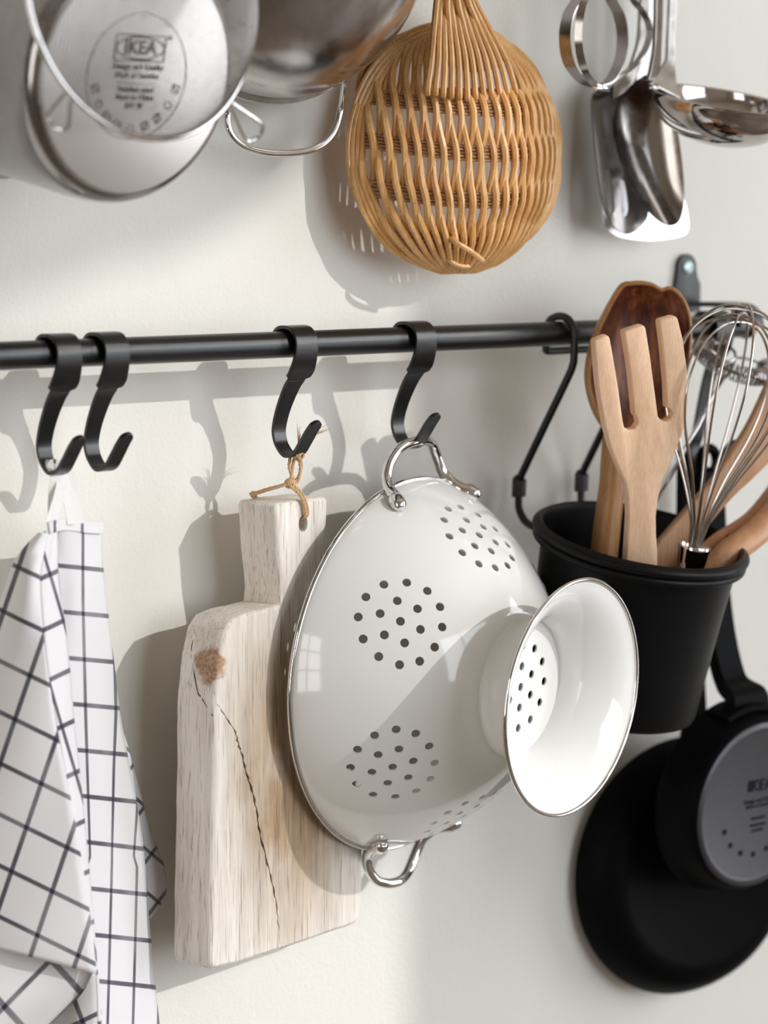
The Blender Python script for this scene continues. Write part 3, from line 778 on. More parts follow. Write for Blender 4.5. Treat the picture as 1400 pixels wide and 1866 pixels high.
curved('wooden_utensil', 'thin reddish wooden handle, upper of the pair at the right rim of the black holder', 'wooden utensil', [(1190, 1150), (1250, 1046), (1300, 992), (1336, 968), (1366, 946), (1390, 920), (1420, 880), (1450, 830)], [-0.098, -0.104, -0.108, -0.109, -0.108, -0.106, -0.102, -0.098], [0.0046, 0.0048, 0.0048, 0.0046, 0.0044, 0.0044, 0.0046, 0.005], TONG)
curved('wooden_utensil', 'thicker brown wooden handle, lower of the pair at the right rim of the black holder', 'wooden utensil', [(1190, 1190), (1262, 1085), (1325, 1012), (1362, 984), (1400, 951), (1440, 905), (1475, 850)], [-0.114, -0.121, -0.126, -0.126, -0.124, -0.120, -0.114], [0.0085, 0.0085, 0.0084, 0.0082, 0.0084, 0.0088, 0.009], TONG)

# ---------------------------------------------------------------- black pans
def solid_lathe(name, c, fr, prof, mat, parent, seg=120, sharp=35):
    m = MB(); m.lathe(c, fr, prof, seg, cap0=prof[0][0] < 0.001, cap1=prof[-1][0] < 0.001); return m.build(name, mat, parent, sharp=sharp)
bpf = frame(-10, 0); BP = np.array([0.3385, -0.020, 0.9015])
bigpan = thing('frying_pan', 'large black frying pan hanging flat against the wall behind the skillet', 'frying pan', BP-bpf[1]*0.0846)
solid_lathe('body', BP, bpf, [(0.0815, -0.0005), (0.0846, 0.0), (0.0848, 0.0015), (0.0830, 0.006), (0.0790, 0.013), (0.0735, 0.0190), (0.066, 0.0225), (0.060, 0.0235), (0.0001, 0.0237)][:-1]+[(0.0585, 0.0228), (0.0001, 0.0226)], PANBLK, bigpan)
solid_lathe('inside', BP, bpf, [(0.0001, 0.0205), (0.058, 0.0205), (0.072, 0.0165), (0.0778, 0.010), (0.0815, -0.0005)], PANBLK, bigpan)
hp_ = [BP+bpf[1]*0.080+bpf[2]*0.006, BP+bpf[1]*0.095+bpf[2]*0.009, BP+bpf[1]*0.130+bpf[2]*0.006, BP+bpf[1]*0.20+bpf[2]*0.001, BP+bpf[1]*0.27+bpf[2]*0.0]
m = MB(); m.strip(crom(hp_, 6), bpf[0], 0.016, 0.006); m.build('handle', PANBLK, bigpan)
skf = frame(-1, -5); SK = np.array([0.3311, -0.090, 0.9542])
sk = thing('skillet', 'small black skillet with grey stamped base, front of the two hanging pans', 'skillet', SK-skf[1]*0.062-skf[2]*0.025)
solid_lathe('body', SK, skf, [(0.0525, -0.0006), (0.0540, -0.0016), (0.0555, -0.004), (0.0580, -0.012), (0.0600, -0.022), (0.0614, -0.0265), (0.0622, -0.0275), (0.0612, -0.0285), (0.0590, -0.022), (0.0545, -0.006), (0.052, -0.004), (0.0001, -0.004)], PANBLK, sk)
solid_lathe('base_disc', SK, skf, [(0.0530, -0.0012), (0.0522, -0.0002), (0.0500, 0.0006), (0.0480, 0.0002), (0.0470, 0.0), (0.0001, 0.0)], PANGREY, sk)['label'] = 'grey stamped base'
kb = SK+skf[1]*0.0615-skf[2]*0.020
m = MB()
# bracket plate that follows the side of the pan
arc = [SK-skf[2]*0.0165+0.0608*(math.sin(x)*skf[0]+math.cos(x)*skf[1]) for x in np.linspace(-0.42, 0.42, 15)]
m.strip(arc, skf[2], 0.019, 0.0032); m.build('bracket', PANBLK, sk)
for x in (-0.26, 0.22):
    rp = SK-skf[2]*0.0165+0.0622*(math.sin(x)*skf[0]+math.cos(x)*skf[1])
    dn = math.sin(x)*skf[0]+math.cos(x)*skf[1]
    m = MB(); t_ = np.cross(dn, skf[2]); m.lathe(rp, (t_, skf[2], dn), [(0.0042, 0), (0.0040, 0.0012), (0.0025, 0.0022), (0.0001, 0.0026)], 20); m.build('rivet', PANBLK, sk)
HXs = 0.3297
hk = [SK+skf[1]*0.060-skf[2]*0.0165, SK+skf[1]*0.066-skf[2]*0.018, np.array([HXs+0.0005, -0.066, 1.030]), np.array([HXs, -0.056, 1.060]), np.array([HXs, -0.049, 1.100]), np.array([HXs, -0.046, 1.140]), np.array([HXs, -0.045, 1.160])]
ws = [0.034, 0.030, 0.0205, 0.020, 0.021, 0.020, 0.016]
pp = crom(hk, 6); m = MB(); m.strip(pp, (1, 0, 0), np.interp(np.arange(len(pp))/6, np.arange(7), ws).tolist(), 0.009)
ho = m.build('handle', PANBLK, sk, sharp=30); md = ho.modifiers.new('bevel', 'BEVEL'); md.width = 0.003; md.segments = 4; md.limit_method = 'ANGLE'
m = MB(); lo_ = np.array([HXs, -0.0445, 1.1658])
m.tube([lo_+np.array([0.0075*math.cos(a), 0, 0.0085*math.sin(a)]) for a in np.linspace(0, 2*PI, 28, endpoint=False)], 0.0032, 10, closed=True); m.build('hanging_loop', PANBLK, sk)

# ---------------------------------------------------------------- text
def text_mesh(body, size, o, fr, mat, name, parent, align='CENTER', ext=0.00012, bold=0.0, sx=1.0, roll=0.0):
    cu_ = bpy.data.curves.new(name, 'FONT'); cu_.body = body; cu_.size = size; cu_.align_x = align; cu_.align_y = 'CENTER'
    cu_.extrude = ext; cu_.offset = bold; cu_.resolution_u = 3
    to = bpy.data.objects.new(name, cu_); COL.objects.link(to)
    dg = bpy.context.evaluated_depsgraph_get(); me = bpy.data.meshes.new_from_object(to.evaluated_get(dg))
    bpy.data.objects.remove(to); bpy.data.curves.remove(cu_)
    t, u, n = fr; po = np.array(parent_org(parent))
    c_, s_ = math.cos(roll), math.sin(roll)
    for v in me.vertices:
        x, y = v.co.x*sx, v.co.y; x, y = x*c_-y*s_, x*s_+y*c_
        v.co = Vector(np.array(o)+t*x+u*y+n*v.co.z-po)
    me.materials.clear(); me.materials.append(mat)
    ob_ = bpy.data.objects.new(name, me); COL.objects.link(ob_); ob_.parent = parent
    return ob_
def on(base, fr, x, y, d=0.0002): return np.array(base)+fr[0]*x+fr[1]*y+fr[2]*d
text_mesh('IKEA', 0.0108, on(SK, skf, 0.0010, 0.0125, 0.0005), skf, INK, 'lettering', sk, sx=1.04)
for i, (tx, y) in enumerate((('Design and Quality', 0.0030), ('IKEA of Sweden', -0.0005))):
    text_mesh(tx, 0.0036, on(SK, skf, 0.0012, y), skf, INK, 'lettering', sk)
m = MB()
for k in range(7):
    a = rad(200+k*23); c_ = on(SK, skf, 0.030*math.cos(a), -0.004+0.028*math.sin(a), 0.0002)
    m.box((-0.0017, -0.0017, 0), (0.0017, 0.0017, 0.0001), skf, c_)
for y_, w_ in ((-0.0085, 0.0062), (-0.0130, 0.0070), (-0.0165, 0.0050)):   # print too blurred to read
    k_ = -w_
    while k_ < w_:
        l_ = rng.uniform(0.0006, 0.0015); m.box((k_, -0.0008, 0), (min(w_, k_+l_), 0.0008, 0.0001), skf, on(SK, skf, 0.0012, y_, 0.0002)); k_ += l_+0.0005
m.build('base_symbols', INK, sk)

# ---------------------------------------------------------------- steel saucepan and sieve, upper left
p1f = frame(4, -12); P1 = np.array([-0.1700, -0.140, 1.3860])
s1 = thing('saucepan', 'brushed steel saucepan with stamped base, hanging behind the wire sieve', 'saucepan', P1-p1f[1]*0.07-p1f[2]*0.10)
solid_lathe('body', P1, p1f, [(0.0565, -0.0004), (0.0585, -0.0012), (0.0605, -0.0035), (0.0622, -0.0075), (0.0634, -0.014), (0.0640, -0.024), (0.0645, -0.055), (0.0650, -0.088), (0.0658, -0.0965), (0.0685, -0.0985), (0.0698, -0.0995), (0.0695, -0.1008), (0.0670, -0.1005), (0.0640, -0.095), (0.0632, -0.02), (0.058, -0.0045), (0.0001, -0.0042)], STEELP, s1, 160)
solid_lathe('base', P1, p1f, [(0.0567, -0.0008), (0.0560, 0.0002), (0.0550, 0.0006), (0.0001, 0.0006)], mat_plain('base_steel', (0.70, 0.665, 0.645), 0.4, 1.0, 30, 0, 0.02), s1, 120)
st0 = on(P1, p1f, -0.0006, 0.0005, 0.0)
def q1(x, y): return np.array(st0)+p1f[0]*x+p1f[1]*y+p1f[2]*0.0007
m = MB(); m.tube([q1(0.0300*math.cos(a), 0.0300*math.sin(a)) for a in np.linspace(0, 2*PI, 90, endpoint=False)], 0.00022, 5, closed=True)
def rect(x0, y0, x1, y1, w_=0.00035):
    c_ = [(x0, y0), (x1, y0), (x1, y1), (x0, y1)]
    for i in range(4):
        a, b = c_[i], c_[(i+1) % 4]; m.tube([q1(*a), q1(*b)], w_, 5)
rect(-0.0150, 0.0075, 0.0150, 0.0195, 0.0004)
m.tube([q1(0.0146*math.cos(a), 0.0135+0.0052*math.sin(a)) for a in np.linspace(0, 2*PI, 50, endpoint=False)], 0.0004, 5, closed=True)
m.tube([q1(-0.012, -0.0032), q1(0.012, -0.0032)], 0.0002, 4)
for k, a in enumerate((195, 213, 232, 250, 270, 290, 308, 328, 348)):
    a = rad(a); c_ = (0.0250*math.cos(a), 0.0250*math.sin(a)); hw = 0.0019
    if k % 3 == 1:
        m.tube([q1(c_[0]+hw*math.cos(x), c_[1]+hw*math.sin(x)) for x in np.linspace(0, 2*PI, 14, endpoint=False)], 0.0003, 4, closed=True)
    else:
        ca, sa = math.cos(a+PI/2), math.sin(a+PI/2)
        cs_ = [(c_[0]+ca*x-sa*y, c_[1]+sa*x+ca*y) for x, y in ((-hw, -hw), (hw, -hw), (hw, hw), (-hw, hw))]
        for i in range(4): m.tube([q1(*cs_[i]), q1(*cs_[(i+1) % 4])], 0.0003, 4)
        m.tube([q1(*cs_[0]), q1(*cs_[2])], 0.0003, 4)
m.build('stamp_frame', ETCH, s1)
text_mesh('IKEA', 0.0090, q1(0, 0.0135), p1f, ETCH, 'lettering', s1, bold=0.0003, sx=1.05)
text_mesh('®', 0.0036, q1(0.0175, 0.0190), p1f, ETCH, 'lettering', s1)
for tx, y in (('Design and Quality', 0.0046), ('IKEA of Sweden', 0.0004), ('Stainless steel', -0.0062), ('Made in China', -0.0100), ('209 28', -0.0140)):
    text_mesh(tx, 0.0040, q1(0, y), p1f, ETCH, 'lettering', s1, bold=0.00006)
hb = P1+p1f[1]*0.063-p1f[2]*0.09
m = MB(); m.strip(crom([hb, hb+np.array([0, 0.004, 0.02]), hb+np.array([0, 0.012, 0.07]), hb+np.array([0, 0.014, 0.14])], 6), (1, 0, 0), 0.018, 0.006); m.build('handle', STEEL, s1)

svf = frame(4, 7); SV = np.array([-0.187, -0.170, 1.4222]); SVR = 0.0665
sieve = thing('wire_sieve', 'round fine-mesh steel sieve hanging in front of the stamped saucepan base', 'sieve', SV-svf[1]*SVR)
m = MB(); m.tube([SV+SVR*(math.cos(a)*svf[0]+math.sin(a)*svf[1]) for a in np.linspace(0, 2*PI, 140, endpoint=False)], 0.0017, 12, closed=True); m.build('rim', CHROME, sieve)
m = MB(); pitch = 0.00125; DEP = 0.034
def bowl_h(r): return DEP*max(0, 1-(r/SVR)**2.6)**0.75
nl = int(SVR/pitch)
for ax in (0, 1):
    for i in range(-nl, nl+1):
        c_ = i*pitch; hl_ = math.sqrt(max(0, SVR**2-c_*c_))
        if hl_ < 0.004: continue
        ts = np.sin(np.linspace(-PI/2, PI/2, 30))*hl_
        line = []
        for t_ in ts:
            x, y = (c_, t_) if ax == 0 else (t_, c_)
            line.append(SV+svf[0]*x+svf[1]*y+svf[2]*(bowl_h(math.hypot(x, y))+(0.00012 if ax else -0.00012)))
        m.tube(line, 0.00022, 3, caps=False)
mo = m.build('mesh_bowl', mat_brushed('dark_wire', (0.30, 0.275, 0.265), 0.3, b=0.0), sieve, sharp=None); mo['kind'] = 'stuff'
for a0, tip in (((128, 163), (100, 232)), ((419, 189), (470, 250))):
    base = at(a0[0], a0[1], -0.170); tp = at(tip[0], tip[1], -0.158)
    ax = tp-base; ln = np.linalg.norm(ax); ax /= ln; sd = np.cross(ax, cF); sd /= np.linalg.norm(sd)
    w_ = 0.0052
    lp = [base+sd*0.0008, base+ax*ln*0.35+sd*w_*0.55, base+ax*ln*0.75+sd*w_, base+ax*ln*0.93+sd*w_*0.85, base+ax*ln, base+ax*ln*0.93-sd*w_*0.85, base+ax*ln*0.75-sd*w_, base+ax*ln*0.35-sd*w_*0.55, base-sd*0.0008]
    m = MB(); m.tube(crom(lp, 6), 0.0012, 10); m.build('rest_hook', CHROME, sieve)
ht = SV+svf[1]*SVR
m = MB(); m.tube(crom([ht, ht+np.array([0, 0.02, 0.02]), ht+np.array([0, 0.06, 0.06]), ht+np.array([0, 0.10, 0.10])], 6), 0.0035, 12); m.build('handle', CHROME, sieve)

# second steel bowl-shaped pot with a wire handle
p2f = frame(0, -5); P2c = np.array([-0.006, -0.040, 1.473])
pot2 = thing('steel_pot', 'steel round-bottomed pot with looped wire handle, left of the wicker scoop', 'pot', P2c-p2f[1]*0.0922)
bp_ = [(0.0922*math.sqrt(max(0, 1-(a/0.074)**1.7)), a) for a in np.linspace(0.004, 0.0735, 26)]
solid_lathe('body', P2c, p2f, [(0.0890, -0.001), (0.0925, -0.0015), (0.0938, 0.0), (0.0930, 0.0022), (0.0905, 0.0030)]+[(r*0.985, a) for r, a in bp_]+[(0.0001, 0.0738)], mat_brushed('bowl_steel', (0.50, 0.475, 0.47), 0.2, (1, 1, 0.25), 0.03), pot2, 180, 50)
solid_lathe('inside', P2c, p2f, [(0.0890, -0.001)]+[(r*0.97, a-0.001) for r, a in bp_], STEEL, pot2, 120)
hpx = [(428, 158), (415, 200), (418, 238), (440, 264), (478, 277), (528, 279), (575, 270), (607, 243), (622, 195), (628, 150)]
m = MB(); m.tube(crom([at(a, b, -0.030 - 0.010*(i in (0, 9))) for i, (a, b) in enumerate(hpx)], 7), 0.0019, 12); m.build('handle', CHROME, pot2)

# ---------------------------------------------------------------- wicker scoop
wf = frame(-10, 2); WC = np.array(at(822, 275, -0.030)); WR_u, WR_v, WD = 0.0685, 0.0700, 0.040
wick = thing('wicker_scoop', 'golden wicker scoop of bent willow canes hanging by its gathered handle', 'wicker scoop', WC-wf[1]*WR_v)
def wsurf(u, v, d=0.0):
    q = min(1.0, (u/WR_u)**2+(v/WR_v)**2)
    return WC+wf[0]*u+wf[1]*v+wf[2]*(WD*(1-q)**0.6+d)
rows = [0.022, -0.0035, -0.0295, -0.0530]
def row_v(u, v0): return v0+0.0095*(u/WR_u)**2
nst = 19
for st in (0, 1):
    for i in range(nst):
        u0 = ((i+0.5+0.5*st)/(nst+0.5)*2-1)
        u0 = WR_u*0.985*math.copysign(abs(u0)**0.92, u0)
        inner_ = abs(u0) < 0.031
        vlo, vhi = -0.985, (0.47 if inner_ else 0.95)
        P = []
        nn_k = 34
        for k in range(nn_k):
            vn = vlo+(vhi-vlo)*k/(nn_k-1); v = vn*WR_v
            ex = 2.5 if vn < 0 else 3.0
            g = max(0.0, 1-abs(vn)**ex)**(0.52 if vn < 0 else 0.46)
            u = u0*g+0.0045*max(0, -vn-0.3)
            phs = 0.0
            for j, rv in enumerate(rows):
                dv = v-row_v(u, rv); phs += math.exp(-(dv/0.0085)**2)*(1 if (j+st) % 2 == 0 else -1)
            P.append(wsurf(u, v, 0.0022*phs)+wf[0]*0.0012*math.sin(v*115+st*PI)*g)
        m = MB(); m.tube(P, [(0.00185+0.0004*rng.random())]*nn_k, 7); m.build('cane', CANE, wick)
for j, rv in enumerate(rows):
    for k in range(5):
        P = []
        um = WR_u*math.sqrt(max(0.05, 1-(row_v(0.6*WR_u, rv)/WR_v)**2))*0.97
        for u in np.linspace(-um, um, 60):
            vv = row_v(u, rv)+(k-2)*0.00185
            q = (u/WR_u)**2+(vv/WR_v)**2
            if q > 0.995: vv *= math.sqrt(0.995/q) if q > 0 else 1
            P.append(wsurf(u, vv, 0.00055*math.sin(u*PI/0.0039+k*PI)))
        m = MB(); m.tube(P, 0.00095, 6); m.build('weft', CANED, wick)
# plaited border: overlapping bundles
nb = 11
for bI in range(nb):
    if 3.75 < (2*PI*bI/nb+0.2+0.64) % (2*PI) < 5.6: continue
    a0 = 2*PI*bI/nb+0.2
    for k in range(4):
        P = []
        for t_ in np.linspace(0, 1, 16):
            a = a0+t_*1.28
            bulge = math.sin(PI*t_)
            rr_ = 0.985+0.055*bulge-0.022*k*(0.4+bulge)
            P.append(WC+wf[0]*WR_u*rr_*math.cos(a)+wf[1]*WR_v*rr_*math.sin(a)+wf[2]*(0.002+0.0045*math.sin(PI*t_+0.4)+0.0016*k*bulge+0.001*(bI % 2)))
        m = MB(); m.tube(P, 0.00165, 7); m.build('border_cane', CANE, wick)
# gathered handle
hx0, hx1 = 780, 938
for i in range(12):
    t_ = i/11
    b_ = (hx0+(hx1-hx0)*t_, 158+8*math.sin(PI*t_)+rng.uniform(-4, 4))
    Pt = (798+ (862-798)*t_, 0)
    P = [at(b_[0], b_[1]+14, -0.0625), at(b_[0], b_[1], -0.0665), at(b_[0]*0.75+Pt[0]*0.25+2, 105, -0.067), at(b_[0]*0.35+Pt[0]*0.65, 45, -0.063), at(Pt[0], -10, -0.060+0.004*((i*7) % 3-1)), at(838+(Pt[0]-838)*0.55, -90, -0.055+0.004*((i*5) % 3-1)), at(842+(Pt[0]-838)*0.5, -200, -0.050+0.004*((i*5) % 3-1))]
    m = MB(); m.tube(crom(P, 6), 0.00175, 7); m.build('handle_cane', CANE, wick)
for i in range(9):
    t_ = i/8
    P = [at(815+90*t_, 120+10*math.sin(3*t_), -0.050), at(815+70*t_, 60, -0.055), at(808+48*t_, 0, -0.054), at(822+32*t_, -90, -0.050), at(830+24*t_, -200, -0.047)]
    m = MB(); m.tube(crom(P, 6), 0.0017, 7); m.build('handle_cane', CANE, wick)
for i in range(6):
    zz = -30-8*i; c_ = at(836, zz, -0.054)
    m = MB(); m.tube([c_+np.array([0.0115*math.cos(a), 0.0085*math.sin(a), 0.0008*math.sin(a)]) for a in np.linspace(0, 2*PI, 24, endpoint=False)], 0.0014, 6, closed=True); m.build('binding', CANE, wick)
m = MB(); m.tube(crom([at(820, 430, -0.052), at(832, 442, -0.060), at(858, 458, -0.062), at(880, 475, -0.058)], 6), [0.0016]*18+[0.0012], 7); m.build('loose_cane', CANE, wick)
m = MB(); m.tube(crom([at(815, 470, -0.045), at(835, 484, -0.046), at(860, 482, -0.044), at(884, 470, -0.04)], 6), 0.0017, 7); m.build('border_cane', CANE, wick)

# ---------------------------------------------------------------- steel utensils, upper right
def c3(L): return [(1000+0.28571*a, 0.28571*b) for a, b in L]
# ladle
LC = np.array([0.28790685, -0.092, 1.38809338]); ln_ = np.array([0, -0.23, 0.97]); ln_ /= np.linalg.norm(ln_)
lt = np.array([1.0, 0, 0]); lu = np.cross(ln_, lt)
ladle = thing('ladle', 'polished steel ladle hanging at the right edge, bowl level', 'ladle', LC-ln_*0.03)
lp_ = [(0.0447*math.sin(x), -0.0275*math.cos(x)) for x in np.linspace(0.01, PI/2, 16)]
solid_lathe('bowl', LC, (lt, lu, ln_), lp_+[(0.0452, 0.0004), (0.0446, 0.0008), (0.0440, 0.0)]+[(r*0.975, a*0.965) for r, a in lp_[::-1]], mat_brushed('ladle_steel', (0.50, 0.465, 0.445), 0.09, b=0.0), ladle, 110, 60)
ph = crom([at(1210, 168, -0.052), at(1214, 145, -0.0495), at(1221, 110, -0.047), at(1223, 60, -0.046), at(1226, 0, -0.046), at(1229, -140, -0.046), at(1231, -240, -0.046)], 6)
m = MB(); m.strip(ph, (1, -0.15, 0), np.interp(np.arange(len(ph))/6, range(7), [0.024, 0.015, 0.0070, 0.0060, 0.0062, 0.009, 0.011]).tolist(), 0.0032)
o_ = m.build('handle', STEEL, ladle, sharp=30); md = o_.modifiers.new('bevel', 'BEVEL'); md.width = 0.0012; md.segments = 3; md.limit_method = 'ANGLE'
# dished utensils from an outline
def dished(parent, outl, O, n, depth, mat, name, th=0.0012, slots=None, sgn=1):
    so = smooth2(outl, 3); k_ = len(so); ctr = np.mean(so, axis=0)
    rings = [1.0, 0.96, 0.88, 0.75, 0.58, 0.38, 0.18, 0.01]
    m = MB(); o = 0
    for side in (0, 1):
        o = len(m.v)
        for r_ in rings:
            d = depth*(1-r_**2)
            for p in so: m.v.append(tuple(at_pl(ctr[0]+(p[0]-ctr[0])*r_, ctr[1]+(p[1]-ctr[1])*r_, O, n)-n*(sgn*d+th*side)))
        for r_ in range(len(rings)-1):
            for i in range(k_):
                f_ = (o+r_*k_+i, o+r_*k_+(i+1) % k_, o+(r_+1)*k_+(i+1) % k_, o+(r_+1)*k_+i)
                m.f.append(f_ if side == 0 else f_[::-1])
    R_ = len(rings)*k_
    for i in range(k_): m.f.append((i, R_+i, R_+(i+1) % k_, (i+1) % k_))
    return m.build(name, mat, parent, sharp=55)
spO = np.array(at(1185, 260, -0.050)); spn2 = frame(-18, 4)[2]
sp = thing('serving_spoon', 'large polished steel serving spoon hanging between ladle and spatula', 'spoon', at_pl(1220, 411, spO, spn2))
dished(sp, c3([(660, 470), (600, 490), (540, 535), (480, 600), (440, 680), (420, 790), (430, 900), (460, 1020), (510, 1150), (580, 1270), (660, 1370), (730, 1425), (785, 1440), (830, 1415), (858, 1340), (866, 1230), (858, 1090), (838, 920), (805, 760), (760, 610), (715, 500)]), spO, spn2, 0.011, STEELD, 'bowl')
ph = crom([at_pl(1000+0.28571*a, 0.28571*b, spO, spn2)-spn2*q for a, b, q in ((665, 520, 0.0), (672, 440, -0.001), (690, 300, 0), (698, 120, 0), (700, 0, 0), (705, -300, 0), (708, -700, 0))], 6)
m = MB(); m.strip(ph, (1, 0.3, 0), np.interp(np.arange(len(ph))/6, range(7), [0.016, 0.0115, 0.0085, 0.0085, 0.0088, 0.010, 0.012]).tolist(), 0.0026)
o_ = m.build('handle', STEELD, sp, sharp=30); md = o_.modifiers.new('bevel', 'BEVEL'); md.width = 0.001; md.segments = 3; md.limit_method = 'ANGLE'
# spatula, bright blade behind
taO = np.array(at(1170, 300, -0.022)); tan_ = frame(-19, 0)[2]
ta = thing('steel_spatula', 'wide steel spatula with bright blade edge, behind the spoons', 'spatula', at_pl(1180, 437, taO, tan_))
ol = c3([(500, 560), (430, 600), (400, 700), (380, 900), (352, 1200), (350, 1290), (358, 1400), (378, 1460), (440, 1502), (540, 1524), (650, 1531), (760, 1521), (850, 1502), (884, 1475), (892, 1430), (880, 1340), (845, 1200), (785, 900), (740, 700), (700, 600), (640, 560)])
m = MB(); m.plate([at_pl(a, b, taO, tan_) for a, b in smooth2(ol, 2)][::-1], tan_, 0.0014, 0.0004); m.build('blade', mat_brushed('bright_steel', (0.86, 0.86, 0.86), 0.33, b=0.0), ta, sharp=50)
m = MB(); m.strip(crom([at_pl(1163, 175, taO, tan_), at_pl(1172, 120, taO, tan_), at_pl(1180, 0, taO, tan_), at_pl(1184, -200, taO, tan_)], 6), (1, 0, 0), 0.010, 0.0025); m.build('handle', STEELD, ta)
# slotted spoon with the dark room's reflection put into its bowl colour
slO = np.array(at(1120, 300, -0.036)); sln = frame(1, 3)[2]
sl = thing('slotted_spoon', 'dark reflecting slotted steel spoon, leftmost of the hanging steel spoons', 'slotted spoon', at_pl(1154, 426, slO, sln))
ol = smooth2(c3([(420, 560), (345, 575), (305, 610), (292, 680), (296, 800), (308, 950), (325, 1100), (345, 1230), (380, 1330), (430, 1410), (490, 1470), (545, 1492), (595, 1470), (640, 1410), (650, 1340), (630, 1200), (600, 1050), (580, 900), (570, 750), (560, 640), (510, 575)]), 3)
slots = [c3([(400, 1090), (415, 1075), (438, 1090), (455, 1200), (466, 1320), (455, 1355), (435, 1362), (418, 1345), (408, 1230)]), c3([(500, 1150), (518, 1140), (535, 1165), (552, 1270), (556, 1340), (545, 1375), (525, 1378), (510, 1350), (505, 1250)])]
slots = [smooth2(s_, 3) for s_ in slots]
pts2 = list(ol); ed = [(i, (i+1) % len(ol)) for i in range(len(ol))]
for s_ in slots:
    o = len(pts2); pts2 += s_; ed += [(o+i, o+(i+1) % len(s_)) for i in range(len(s_))]
ctr = np.mean(ol, axis=0)
for r_ in (0.9, 0.75, 0.55, 0.3):
    for p in ol[::2]:
        q = (ctr[0]+(p[0]-ctr[0])*r_, ctr[1]+(p[1]-ctr[1])*r_)
        if not any(inpoly(q, s_) for s_ in slots): pts2.append(q)
res = delaunay_2d_cdt([Vector(p) for p in pts2], ed, [], 0, 1e-5)
Vs = [(v.x, v.y) for v in res[0]]
fs = []
for f in res[2]:
    c_ = np.mean([Vs[i] for i in f], axis=0)
    if inpoly(c_, ol) and not any(inpoly(c_, s_) for s_ in slots): fs.append(tuple(f))
def sl_d(p):
    v_ = (p[1]-165)/262; w_ = (p[0]-1120-30*v_)/48
    return 0.006*max(0, 1-min(1, w_*w_))
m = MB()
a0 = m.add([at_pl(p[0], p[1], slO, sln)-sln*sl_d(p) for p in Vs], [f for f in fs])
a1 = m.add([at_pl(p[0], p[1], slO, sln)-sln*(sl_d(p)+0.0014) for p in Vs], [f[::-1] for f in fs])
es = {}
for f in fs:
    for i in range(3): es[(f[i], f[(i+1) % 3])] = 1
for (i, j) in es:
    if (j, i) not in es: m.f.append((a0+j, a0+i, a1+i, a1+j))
m.build('bowl', mat_brushed('dark_reflection_steel', (0.17, 0.155, 0.15), 0.2, b=0.0), sl, sharp=50)
m = MB(); m.strip(crom([at_pl(1115, 168, slO, sln), at_pl(1140, 150, slO, sln), at_pl(1160, 110, slO, sln), at_pl(1172, 40, slO, sln), at_pl(1178, -200, slO, sln)], 6), (1, 0.2, 0), 0.0085, 0.0024); m.build('handle', STEELD, sl)
# flat-strip whisk
fwj = np.array(at(1094, 158, -0.050))
fw = thing('flat_whisk', 'whisk of flat steel bands hanging beside the wicker scoop, loops downward', 'whisk', fwj)
def band(pxs, ys, w_, wd):
    P = [at(a, b, y_) for (a, b), y_ in zip(pxs, ys)]
    m = MB(); m.strip(crom(P, 6), wd, w_, 0.0009); m.build('band', STEELD, fw, sharp=40)
BW_ = (0.25, -1, 0.05)
band([(1088, 158), (1062, 146), (1038, 115), (1030, 72), (1036, 28), (1054, -5), (1080, -60), (1110, -120)], [-0.052, -0.054, -0.056, -0.057, -0.057, -0.056, -0.05, -0.045], 0.0078, BW_)
band([(1090, 157), (1112, 146), (1130, 110), (1135, 66), (1128, 25), (1112, -8), (1105, -60), (1112, -120)], [-0.050, -0.048, -0.046, -0.045, -0.045, -0.046, -0.046, -0.045], 0.0078, BW_)
band([(1084, 154), (1066, 128), (1056, 90), (1055, 50), (1062, 10), (1078, -20), (1096, -70), (1114, -120)], [-0.058, -0.062, -0.064, -0.065, -0.065, -0.062, -0.055, -0.045], 0.0045, (0.6, -0.8, 0))
band([(1096, 153), (1125, 140), (1155, 120), (1178, 85), (1184, 52), (1172, 22), (1150, -10), (1120, -120)], [-0.048, -0.044, -0.040, -0.038, -0.037, -0.038, -0.04, -0.045], 0.0042, BW_)
m = MB(); m.tube([fwj+np.array([-0.007, 0, 0.0012]), fwj+np.array([-0.005, -0.001, -0.0008]), fwj+np.array([0.005, -0.001, -0.0010]), fwj+np.array([0.0075, 0, 0.0010])], [0.0012, 0.0026, 0.0026, 0.0012], 10); m.build('end_clasp', CHROME, fw)
m = MB(); m.tube([at(1112, -110, -0.046), at(1118, -240, -0.046)], 0.0045, 16); m.build('handle', STEELD, fw)

